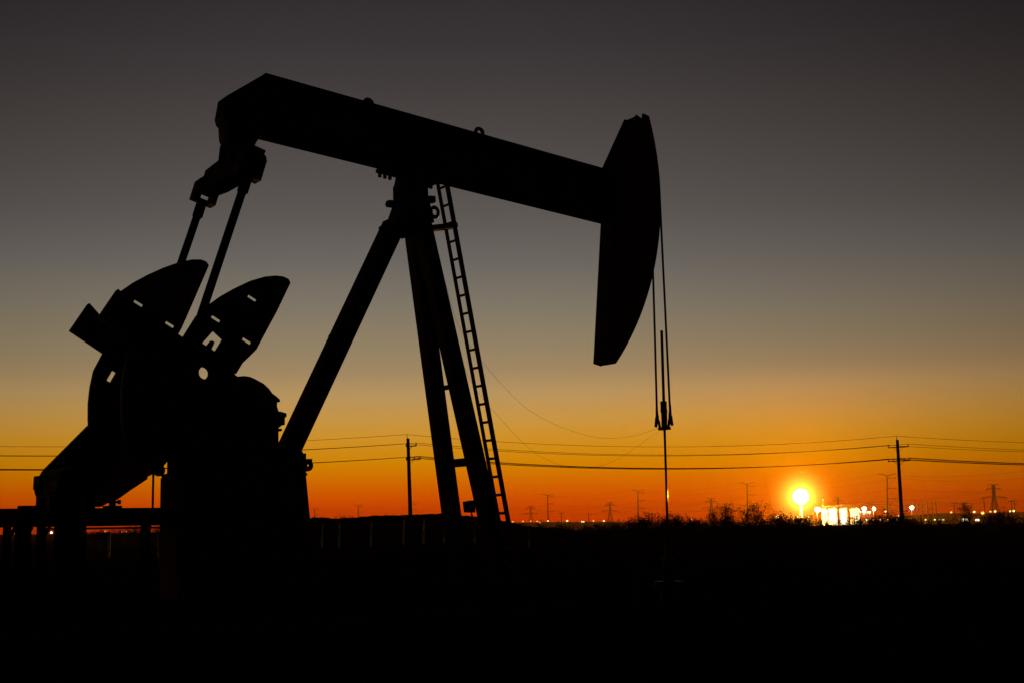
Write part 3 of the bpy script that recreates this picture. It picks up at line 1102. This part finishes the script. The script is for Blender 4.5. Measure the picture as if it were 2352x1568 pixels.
# small wooden poles in the far field
def small_pole(px, pt, D, label, arms=1):
    base = gx(px, D)
    h = (at(px, pt, D) - base).z
    r_ = empty("service_pole", base)
    tag(r_, label, "service pole", "small service poles on the far plain")
    lean = Vector((-0.02 * h, 0, h))
    MB().tube([Vector((0, 0, -0.5)), lean], 0.26, 8, 0.18).build("pole", TARRED, r_, True)
    for i in range(arms):
        c = lean * (0.96 - 0.14 * i)
        MB().bar(c + Vector((-1.9, 0, 0)), c + Vector((1.9, 0, 0)), 0.22, 0.22).build("crossarm", TARRED, r_)
    return base + lean * 0.97


tops = []
for i, (px, pt, lab) in enumerate(((2105, 1153, "first service pole right of the floodlit yard, by the white lamp"), (2112.5, 1152.5, "second service pole in the close row by white lamp"),
                                   (2121, 1152, "third service pole in the close row by white lamp"), (2133, 1151, "fourth service pole in the close row by white lamp"),
                                   (2144, 1151, "fifth service pole in the close row by white lamp"), (2152.5, 1151, "last service pole at the right end of the close row"))):
    tops.append(small_pole(px, pt, 640, lab, 0))
pa = small_pole(2194, 1152, 760, "double crossarm service pole left of the lone dark tree", 2)
pb_ = small_pole(2220, 1152, 760, "double crossarm service pole behind the lone dark tree", 2)
small_pole(2263.5, 1144, 700, "leaning service pole just left of the largest lattice tower", 0)
small_pole(2326, 1148, 800, "left pole of the pair standing near the right edge", 1)
small_pole(2333, 1147, 800, "right pole of the pair standing near the right edge", 2)
small_pole(1290.5, 1176, 900, "short service pole right of the first tall transmission pole", 1)
small_pole(1353, 1178, 900, "short service pole left of a distant lattice tower", 1)
small_pole(1668, 1158, 640, "short service pole left of the pole beside the flare", 0)
small_pole(2046, 1157, 640, "short service pole close to tallest transmission pole", 0)
small_pole(2308, 1163, 900, "short service pole right of the largest lattice tower", 1)
lit = [at(1888, 1158, 612), at(1935, 1157, 612), at(1990, 1153, 616), at(2040, 1154, 622), at(2083, 1158, 630)] + tops  # cables put in to stand for light trails over the tank yard
for j, dz in enumerate((-0.3, -2.6)):
    pts = []
    for a_, b_ in zip(lit[:-1], lit[1:]):
        pts += strand(a_ + Vector((0, 0, dz)), b_ + Vector((0, 0, dz)), 0.5, 8)[(1 if pts else 0):]
    o = MB().tube(pts, 0.13, 6).build("trail_or_pole_cable", GALV, None, True)
    tag(o, ("upper" if j == 0 else "lower") + " sagging cable standing in for a light trail above the tanks", "cable", "cables standing in for light trails")
MB_ = MB()
for dz in (-0.3, -2.6):
    pts = strand(pa + Vector((0, 0, dz)), pb_ + Vector((0, 0, dz)), 0.3, 8)
    o = MB().tube(pts, 0.1, 5).build("trail_or_pole_cable", GALV, None, True)
    tag(o, ("upper" if dz > -1 else "lower") + " short cable between the two double crossarm service poles", "cable", "cables between service poles")

# ---------------------------------------------------------------- tank yard
YD = 600.0
spots = []


def tank(px0, px1, ptop, D, label):
    a_, b_ = gx(px0, D), gx(px1, D)
    r = (b_.x - a_.x) / 2
    c = (a_ + b_) / 2
    h = (at((px0 + px1) / 2, ptop, D - r)).z
    r_ = empty("storage_tank", c)
    tag(r_, label, "storage tank", "floodlit white storage tanks")
    mb = MB()
    mb.tube([(0, 0, 0), (0, 0, h * 0.33)], r, 28)
    mb.tube([(0, 0, h * 0.33), (0, 0, h * 0.345)], r * 1.012, 28)
    mb.tube([(0, 0, h * 0.345), (0, 0, h * 0.66)], r, 28)
    mb.tube([(0, 0, h * 0.66), (0, 0, h * 0.675)], r * 1.012, 28)
    mb.tube([(0, 0, h * 0.675), (0, 0, h)], r, 28)
    s_ = mb.build("shell", TANK, r_)
    mb = MB()
    mb.tube([(0, 0, h), (0, 0, h + 0.28)], r * 1.01, 28, r * 0.15)
    rf = mb.build("roof", TANK, r_)
    MB().tube([(r * 0.3, -r * 0.3, h + 0.1), (r * 0.3, -r * 0.3, h + 0.6)], 0.16, 10).build("vent", GALV, rf)
    mb = MB()
    for a in (-0.25, 0.25):
        mb.bar((a + r * 0.4, -r - 0.15, 0), (a + r * 0.4, -r - 0.15, h + 0.9), 0.05, 0.05)
    for i in range(int(h / 0.35)):
        mb.bar((r * 0.4 - .25, -r - .15, 0.3 + i * .35), (r * 0.4 + .25, -r - .15, 0.3 + i * .35), 0.04, 0.04)
    mb.build("ladder", GALV, r_)
    return c, r, h


tk = [tank(1888.8, 1902, 1168.5, YD, "leftmost floodlit white storage tank, next to the big lamp"),
      tank(1904.8, 1923.8, 1167.5, YD - 3, "wide floodlit storage tank second from the flare"),
      tank(1930.3, 1948.5, 1167.5, YD - 3, "wide floodlit storage tank after a dark gap"),
      tank(1959, 1973.5, 1167.5, YD - 2, "rightmost floodlit storage tank, beside the thin white column")]
tk2 = tank(1954.3, 1957.6, 1169, YD, "thin white separator column between the two right tanks")
# catwalk over the tanks
cw = empty("tank_catwalk", gx(1930, YD - 6))
tag(cw, "steel catwalk with handrail running along the tops of the white tanks", "catwalk")
ca, cb = gx(1888, YD - 6) - Vector(cw.location), gx(1973, YD - 6) - Vector(cw.location)
hz = tk[1][2]
mb = MB()
mb.bar(ca + Vector((0, 0, hz - 0.2)), cb + Vector((0, 0, hz - 0.2)), 0.12, 0.8, (0, 1, 0))
mb.build("deck", GALV, cw)
mb = MB()
for z in (0.45, 0.9):
    mb.bar(ca + Vector((0, -.4, hz + z)), cb + Vector((0, -.4, hz + z)), 0.06, 0.06)
for i in range(13):
    q_ = ca.lerp(cb, i / 12)
    mb.bar(q_ + Vector((0, -.4, hz - .1)), q_ + Vector((0, -.4, hz + .9)), 0.06, 0.06)
mb.build("handrail", GALV, cw)
for i in range(5):
    q_ = ca.lerp(cb, (i + .15) / 5 + 0.06)
    MB().bar(q_ + Vector((0, 0, 0)), q_ + Vector((0, 0, hz - .27)), 0.18, 0.18).build("support_post", GALV, cw)

# ------------------------------------------------------------------- flare
FD = 600.0
fb = gx(1841.5, FD)
fl = empty("flare_stack", fb)
tag(fl, "tall flare stack topped by a glowing ball of flame and bloom", "flare stack")
zt = at(1841.5, 1161, FD).z
MB().tube([(0, 0, 0), (0, 0, zt)], 0.62, 14, 0.5).build("stack", STACKM, fl, True)
zc = at(1841.5, 1140, FD).z
rf_ = (at(1859, 1140, FD) - at(1842, 1140, FD)).x  # bloom is put into the ball's radius, wider than the flame itself
mb = MB()
mb.ball((0.1, 0, zc), rf_, 28, 1.0)
fm = mb.mesh("flame")
random.seed(5)
for v in fm.vertices:
    d = v.co - Vector((0.1, 0, zc))
    t = d.z / rf_
    s = 1.0 + 0.04 * math.sin(5 * math.atan2(d.y, d.x) + 3 * t) + 0.03 * math.sin(9 * t)
    if t < -0.5:
        s *= 1 - 0.25 * (-t - 0.5) / 0.5
    v.co = Vector((0.1, 0, zc)) + Vector((d.x * s, d.y * s, d.z * (1.02 if t > 0 else 1.0)))
mobj("flame", fm, FLAME, fl, True)

# added halo volume: the flame's bloom put in as emission fading outward
env = bpy.data.materials.new("flame halo glow")
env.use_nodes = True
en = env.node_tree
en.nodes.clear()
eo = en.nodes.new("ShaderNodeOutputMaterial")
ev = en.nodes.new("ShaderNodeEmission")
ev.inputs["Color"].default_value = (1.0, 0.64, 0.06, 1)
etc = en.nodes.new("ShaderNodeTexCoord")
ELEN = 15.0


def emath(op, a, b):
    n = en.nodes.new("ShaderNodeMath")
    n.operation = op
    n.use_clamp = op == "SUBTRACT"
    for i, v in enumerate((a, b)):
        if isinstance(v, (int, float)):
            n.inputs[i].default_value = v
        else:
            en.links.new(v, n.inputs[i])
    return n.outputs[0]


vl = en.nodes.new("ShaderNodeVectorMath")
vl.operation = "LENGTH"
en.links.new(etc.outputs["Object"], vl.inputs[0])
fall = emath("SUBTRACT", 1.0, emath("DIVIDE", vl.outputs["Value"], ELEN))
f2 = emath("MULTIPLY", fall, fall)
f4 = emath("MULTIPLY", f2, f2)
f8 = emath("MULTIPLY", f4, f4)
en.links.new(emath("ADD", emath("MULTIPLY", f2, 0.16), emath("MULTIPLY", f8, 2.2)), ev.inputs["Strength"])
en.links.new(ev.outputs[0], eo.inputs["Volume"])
eo_ = MB().ball((0, 0, 0), ELEN, 32).build("flame_halo", env, fl)
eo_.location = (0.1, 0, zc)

# ------------------------------------------------------------- yard lights
def lamp_post(px, py, D, mt, r, label, group, name="lamp_post", cat="lamp post"):
    head = at(px, py, D)
    base = Vector((head.x, D, 0))
    r_ = empty(name, base)
    tag(r_, label, cat, group)
    hz_ = head.z
    if hz_ > 0.8:
        MB().tube([(0, 0.25, -0.2), (0, 0.25, hz_ + r * 0.4)], 0.11, 6, 0.07).build("pole", GALV, r_, True)
    mb = MB()
    mb.ball((0, -r, hz_), r * (0.85 if mt not in (L_BIG, L_YARD) else 1.0), 12, 0.8)
    mb.build("lamp_head", mt, r_, True)
    return head


def nlab(s):
    return s


G1 = "small lamps along the far horizon"
for px, py, D, mt, rr, lab in (
    (1178, 1197, 900, L_AMB, .5, "small amber lamp just right of the ladder's foot"),
    (1201, 1196, 900, L_AMB, .5, "small amber lamp left of the smallest lattice tower"),
    (1219, 1195.6, 900, L_AMB, .42, "small amber lamp at the smallest lattice tower's foot"),
    (1234, 1196, 900, L_AMB, .5, "small amber lamp right of the smallest lattice tower"),
    (1239.5, 1199, 900, L_WRM, .42, "low warm lamp between smallest lattice tower and tall pole"),
    (1258.5, 1195.3, 900, L_WRM, .62, "warm lamp at the foot of the first tall transmission pole"),
    (1302.6, 1195, 900, L_WRM, .68, "bright warm lamp alone right of the short service pole"),
    (1363, 1195, 900, L_AMB, .55, "amber lamp between the short pole and a lattice tower"),
    (1386.6, 1195, 900, L_WRM, .6, "warm lamp at the left foot of a lattice tower"),
    (1564, 1189.6, 800, L_AMB, .5, "amber lamp right of the polished rod above the brush"),
    (1587.4, 1192, 800, L_WRM, .5, "low warm lamp right of the polished rod"),
    (1785, 1186, 600, L_WRM, .85, "bright yellow lamp in brush left of the flare stack"),
    (1822.6, 1188.5, 620, L_AMB, .35, "tiny amber lamp close left of flare stack"),
    (1831, 1186, 620, L_WRM, .5, "warm lamp close beside the flare stack foot"),
    (1857.8, 1186.6, 620, L_WRM, .5, "warm lamp close right of the flare stack"),
    (1890, 1146.8, 620, L_WRM, .3, "tiny high lamp above the left white tank"),
    (2033.6, 1173.5, 620, L_WHT, .4, "small white lamp beside the tallest transmission pole"),
    (2063, 1183.5, 620, L_WHT, .3, "small white lamp left of the leaning utility pole"),
    (2184, 1175.4, 1100, L_AMB, .95, "amber lamp left of the double crossarm pole"),
    (2236.3, 1174.3, 1100, L_WRM, 1.1, "warm lamp right of the lone dark tree"),
    (2255.4, 1177, 1100, L_AMB, 1.6, "large amber lamp left of the leaning service pole"),
    (2274, 1173.8, 1100, L_AMB, .9, "amber lamp at the left foot of the largest lattice tower"),
    (2284.9, 1173.5, 1100, L_WRM, 1.1, "warm lamp under the largest lattice tower"),
    (2318.7, 1172.7, 1100, L_WRM, 1.1, "warm lamp left of the pole pair by the right edge"),
    (2327.4, 1172.4, 1100, L_WRM, 1.1, "warm lamp between the pole pair by the right edge"),
    (35.6, 1222.6, 900, L_WRM, .6, "warm lamp under the motor platform at far left"),
    (242.6, 1219.6, 900, L_WRM, .7, "yellow lamp below the motor platform's middle"),
    (280, 1220.3, 900, L_GRN, .4, "tiny green lamp below the motor platform"),
    (291, 1219.2, 900, L_GRN, .45, "left greenish lamp of a pair below the platform"),
    (303.7, 1219, 900, L_GRN, .5, "right greenish lamp of a pair below the platform"),
    (340.7, 1219.2, 900, L_WRM, .6, "warm lamp below platform near the gearbox stand"),
    (355, 1218.6, 900, L_GRN, .35, "small greenish lamp closest to the gearbox stand"),
):
    lamp_post(px, py, D, mt, rr, lab, G1)
G2 = "red warning lights"
for px, py, D, rr, lab in ((1748, 1169.6, 500, .42, "upper red warning light beside the tree left of flare"), (1748.4, 1182, 500, .35, "lower red warning light beside the tree left of flare"),
                           (111, 1216, 900, .38, "red warning light above the white headlights at left"), (224, 1221, 900, .4, "red warning light low under the motor platform")):
    lamp_post(px, py, D, L_RED, rr, lab, G2, "warning_light", "warning light")
G3 = "floodlights round the tank yard"
for px, py, D, mt, rr, lab in ((1877, 1169.2, 590, L_BIG, 1.05, "big white floodlight between flare stack and left tank"),
                               (1984, 1167.2, 600, L_BIG, 0.8, "big white floodlight just right of the tanks"),
                               (2006.5, 1167.7, 600, L_BIG, 0.58, "smaller white floodlight right of the tank yard"),
                               (2093.3, 1164.4, 640, L_YARD, 0.8, "white floodlight left of the close pole row")):
    lamp_post(px, py, D, mt, rr, lab, G3, "floodlight", "floodlight")
G4 = "small work lights on a gantry by the tanks"
for i, px in enumerate((1976, 1981.5, 1987, 1993, 1998)):
    lamp_post(px, 1174.3, 598, L_WHT, 0.42, ["leftmost", "second", "middle", "fourth", "rightmost"][i] + " small work light in the row right of tanks", G4, "work_light", "work light")
G5 = "low yard lights behind the brush"
for i, px in enumerate((1990, 2004, 2021, 2038, 2060)):
    lamp_post(px, 1192 + uni(-1, 1), 610, L_WRM if i % 2 else L_GRN, uni(.32, .55), "small low yard light among brush right of the tanks", G5, "yard_light", "yard light")
for i, px in enumerate((2125.4, 2146.6, 2157, 2165.7)):
    lamp_post(px, 1192.4, 640, L_GRN, .42, ["first", "second", "third", "last"][i] + " pale green yard light in the row under the service poles", "pale yard lights under the service poles", "yard_light", "yard light")


# added spot lights, unseen in the brush, that brighten the tanks
def spot(px, py, D, target, watts, col=(1, .9, .72), size=65):
    ld = bpy.data.lights.new("tank_fill_spot", "SPOT")
    ld.energy = watts
    ld.color = col
    ld.spot_size = math.radians(size)
    ld.spot_blend = 0.6
    ld.shadow_soft_size = 0.4
    o = bpy.data.objects.new("tank_fill_spot", ld)
    C.objects.link(o)
    p_ = at(px, py, D)
    o.location = p_
    o.rotation_euler = (Vector(target) - p_).to_track_quat("-Z", "Y").to_euler()
    return o


for (px, tx) in ((1896, 1896), (1915, 1915), (1940, 1940), (1966, 1966)):
    t = gx(tx, YD)
    t.z = 3.0
    lo = spot(px, 1184, 578, t, 15000, col=(1, .82, .5), size=75)
    hb = empty("fill_spot_stand", (lo.location.x, 578, 0))
    tag(hb, {1896: "added unseen spot light in brush before the leftmost white tank", 1915: "added unseen spot light in brush before the second white tank",
             1940: "added unseen spot light in brush before the third white tank", 1966: "added unseen spot light in brush before the rightmost white tank"}[px],
        "floodlight", "added spot lights aimed at the tanks")
    zl = lo.location.z
    MB().tube([(0, -0.3, -0.2), (0, -0.3, zl - 0.25)], 0.06, 8).build("post", GALV, hb)
    MB().box(-0.3, 0.3, -0.6, -0.12, zl - 0.25, zl + 0.22).build("housing", STEEL2, hb)
    mw = lo.matrix_world.copy()
    lo.parent = hb
    lo.location = (0, 0, zl)


# cars with lit headlights on the far road
def car(pxa, pxb, py, D, mt, label, rr):
    a_, b_ = at(pxa, py, D), at(pxb, py, D)
    c = (a_ + b_) / 2
    s = (b_ - a_).length / 1.5
    r_ = empty("pickup_truck", (c.x, D, 0))
    tag(r_, label, "pickup truck", "trucks with lit headlights on the far road")
    hz_ = c.z
    mb = MB()
    mb.box(-.95, .95, 0, 5.4, hz_ - .35, hz_ + .28)
    mb.hexa([(-.9, 1.6, hz_ + .28), (.9, 1.6, hz_ + .28), (.9, 3.6, hz_ + .28), (-.9, 3.6, hz_ + .28), (-.72, 2.1, hz_ + .95), (.72, 2.1, hz_ + .95), (.72, 3.4, hz_ + .95), (-.72, 3.4, hz_ + .95)])
    mb.build("body", CARP, r_)
    for x in (-.82, .82):
        for y in (1.0, 4.4):
            MB().tube([(x - .1, y, .36), (x + .1, y, .36)], .36, 12).build("wheel", TYRE, r_)
        mb = MB()
        mb.ball((x * (b_ - a_).length / 1.64, -.05, hz_), rr, 10)
        mb.build("headlight", mt, r_, True)


car(118.2, 126.4, 1221.9, 640, L_HEAD, "truck facing camera with two white headlights under the platform", .45)
car(2214, 2220.5, 1192.9, 640, L_HEAD, "truck with brightest amber headlights below the lone dark tree", .85)
car(2242.2, 2247, 1193, 700, L_WHT, "truck with small white headlights right of the brightest truck", .5)
car(1336.7, 1341, 1197, 1100, L_GRN, "truck with greenish white headlights beside the short service pole", .5)

# -------------------------------------------------------------------- brush
random.seed(21)


def shrub_mesh(kind):
    stems, leaves = MB(), MB()
    hgt = 1.0
    nst = {0: 9, 1: 6, 2: 4}[kind]
    tips = []
    for i in range(nst):
        a = uni(0, 6.28)
        sp = {0: 0.55, 1: 0.38, 2: 0.3}[kind] * uni(.4, 1)
        top = Vector((math.cos(a) * sp, math.sin(a) * sp, uni(.6, .95)))
        mid = top * 0.5 + Vector((uni(-.06, .06), uni(-.06, .06), uni(-.05, .05)))
        stems.tube([Vector((math.cos(a) * .04, math.sin(a) * .04, -.05)), mid, top], 0.016, 5, 0.004)
        tips += [top, mid.lerp(top, .5), mid.lerp(top, .25)]
        for j in range(4):
            t = uni(.3, .9)
            b0 = mid.lerp(top, (t - .3) / .6)
            b1 = b0 + Vector((uni(-.2, .2), uni(-.2, .2), uni(.02, .2)))
            stems.tube([b0, b1], 0.006, 4, 0.002)
            tips.append(b1)
            for kk in range(2):
                b2 = b1 + Vector((uni(-.1, .1), uni(-.1, .1), uni(-.02, .12)))
                stems.tube([b1, b2], 0.003, 3, 0.001)
                tips.append(b2)
    for i in range(14):
        a, q_ = uni(0, 6.28), uni(.05, .45)
        tips.append(Vector((math.cos(a) * q_, math.sin(a) * q_, uni(.05, .35))))
    for t in tips:
        for j in range({0: 11, 1: 8, 2: 6}[kind]):
            c = t + Vector((random.gauss(0, .05), random.gauss(0, .05), random.gauss(0, .045)))
            if c.z < 0.02:
                continue
            s = uni(.012, .028)
            n = Vector((uni(-1, 1), uni(-1, 1), uni(-1, 1))).normalized()
            u = n.orthogonal().normalized() * s
            w = n.cross(u) * uni(.5, .8)
            leaves.add([c - u, c + w, c + u, c - w], [(0, 1, 2, 3)])
    return stems.mesh("stems"), leaves.mesh("foliage")


protos = [shrub_mesh(k) for k in (0, 0, 0, 1, 1, 1, 2, 2)]
for s_, l_ in protos:
    s_.materials.append(BARK)
    l_.materials.append(LEAF)

BUSH_GROUPS = [
    (-60, 420, "low scrub bush on the horizon under the motor platform", "scrub under the motor platform"),
    (420, 1130, "bare bush beyond the dirt berm left of the post legs", "bushes beyond the berm"),
    (1130, 1480, "low scrub bush between the ladder and polished rod", "scrub between ladder and rod"),
    (1480, 1600, "scrub bush with thin branches right behind the polished rod", "scrub behind the polished rod"),
    (1600, 1690, "leafy scrub bush below the lattice tower right of the rod", "scrub below the lattice tower"),
    (1690, 1765, "taller scrub bush by the red warning lights left of flare", "scrub by the red warning lights"),
    (1765, 1880, "scrub bush in front of the flare stack", "scrub before the flare stack"),
    (1880, 1985, "low scrub bush in front of the floodlit white tanks", "scrub before the white tanks"),
    (1985, 2100, "scrub bush around the foot of the leaning utility pole", "scrub at the leaning utility pole"),
    (2100, 2235, "scrub bush below the row of close service poles", "scrub below the service poles"),
    (2235, 2500, "dense scrub bush in the lower right before the low hill", "scrub at the right edge"),
]


def shrub(px, ptop, D, widen=1.0, pr=None, label=None, name="shrub", cat="shrub"):
    base = gx(px, D)
    h = max(0.35, at(px, ptop, D).z)
    i = random.randrange(5) if pr is None else pr
    r_ = empty(name, base, uni(0, 6.28))
    sc = h * 1.03
    r_.scale = (sc * widen * uni(.85, 1.2), sc * widen * uni(.85, 1.2), sc)
    if label:
        tag(r_, label, cat)
    else:
        for x0, x1, lab, grp in BUSH_GROUPS:
            if x0 <= px < x1:
                tag(r_, lab, cat, grp)
                break
    for nm, me_ in zip(("stems", "foliage"), protos[i]):
        o = bpy.data.objects.new(nm, me_)
        C.objects.link(o)
        o.parent = r_


def prof(px):
    T = [(1150, 1206), (1230, 1211), (1300, 1210), (1360, 1205), (1420, 1199), (1440, 1190), (1500, 1191), (1530, 1188), (1570, 1191), (1600, 1193), (1640, 1192), (1660, 1187),
         (1690, 1187), (1715, 1186), (1735, 1186), (1760, 1190), (1800, 1189), (1850, 1190), (1885, 1194), (1980, 1196), (2000, 1192), (2040, 1183), (2070, 1186), (2110, 1190), (2160, 1196),
         (2200, 1188), (2240, 1196), (2270, 1192), (2300, 1188), (2352, 1182), (2500, 1180)]
    for (x0, y0), (x1, y1) in zip(T[:-1], T[1:]):
        if x0 <= px <= x1:
            return y0 + (y1 - y0) * (px - x0) / (x1 - x0)
    return 1205


x = 1190
while x < 2400:
    D = uni(70, 125)
    shrub(x, prof(min(x, 2499)) + 6 + random.gauss(0, 4) - (9 if rnd() < 0.14 else 0), D, uni(.8, 1.25))
    x += uni(9, 17)
x = 1300
while x < 2420:
    D = uni(45, 68)
    shrub(x, max(prof(x) + 16, 1204) + uni(0, 10), D, uni(1.0, 1.7))
    x += uni(14, 26)
for px, pt, D, pr in ((1718, 1159, 150, 5), (1735, 1160, 150, 3), (1668, 1162, 140, 4), (1530, 1177, 95, 6), (1640, 1174, 120, 4), (1800, 1172, 130, 7), (1842, 1178, 120, 6)):
    shrub(px, pt, D, .9, pr)
shrub(2222, 1160, 170, .8, 4, "lone dark tree rising above the brush at the right", "scrub_tree", "tree")
shrub(2303, 1168, 200, .8, 5, "reddish scrub tree left of the pole pair near right edge", "scrub_tree", "tree")
x = 150
while x < 400:
    shrub(x, 1220 + uni(-3, 3) - 0.016 * (x - 300) - (5 if x > 270 else 0), uni(110, 160), uni(.8, 1.2))
    x += uni(9, 15)
for px, pt in ((640 + 96, 1181), (775, 1179), (792, 1180.5), (883, 1178), (1168 + 20, 1196)):
    shrub(px, pt, 130, 1.0, 6)

# dry grass: too many blades to count
mb = MB()
random.seed(33)
for i in range(9000):
    D = 24 + 90 * rnd() ** 1.6
    px = uni(1180, 2420) if rnd() < .8 else uni(-40, 1180)
    b0 = gx(px, D)
    pad = (b0 - ORG)
    if abs(pad.dot(cdir)) < 2.5 and -9 < pad.dot(bdir) < 7:
        continue
    h = uni(.08, .34) * (1 if D > 34 else .45)
    a = uni(0, 6.28)
    w = Vector((math.cos(a), math.sin(a), 0)) * .012
    lean = Vector((uni(-.12, .12), uni(-.12, .12), h))
    mb.add([b0 - w - Vector((0, 0, .06)), b0 + w - Vector((0, 0, .06)), b0 + lean], [(0, 1, 2)])
tag(mb.build("dry_grass", GRASS), "short dry grass scattered over the dark field", "grass", None, "stuff")

# ------------------------------------------------------------------- haze
hz_m = bpy.data.materials.new("dusty air")
hz_m.use_nodes = True
n_ = hz_m.node_tree
n_.nodes.clear()
o_ = n_.nodes.new("ShaderNodeOutputMaterial")
pv = n_.nodes.new("ShaderNodeVolumePrincipled")
pv.inputs["Color"].default_value = (1.0, 0.76, 0.30, 1)
pv.inputs["Density"].default_value = 0.00008
pv.inputs["Anisotropy"].default_value = 0.3
n_.links.new(pv.outputs[0], o_.inputs["Volume"])
hz_o = MB().box(-2600, 2600, -60, 4600, -1.6, 62).build("haze", hz_m)
tag(hz_o, "thin dusty evening air over the plain", "haze", None, "stuff")

# --------------------------------------------------------------- rendering
scene.render.engine = "CYCLES"
cy = scene.cycles
cy.max_bounces = 4
cy.diffuse_bounces = 2
cy.glossy_bounces = 2
cy.volume_bounces = 0
cy.transparent_max_bounces = 4
cy.sample_clamp_indirect = 2.0
cy.use_denoising = True
try:
    cy.denoiser = "OPENIMAGEDENOISE"
except Exception:
    pass
cy.use_light_tree = True
scene.view_settings.view_transform = "Standard"
scene.view_settings.look = "None"
scene.view_settings.exposure = 0.0
scene.view_settings.gamma = 1.0
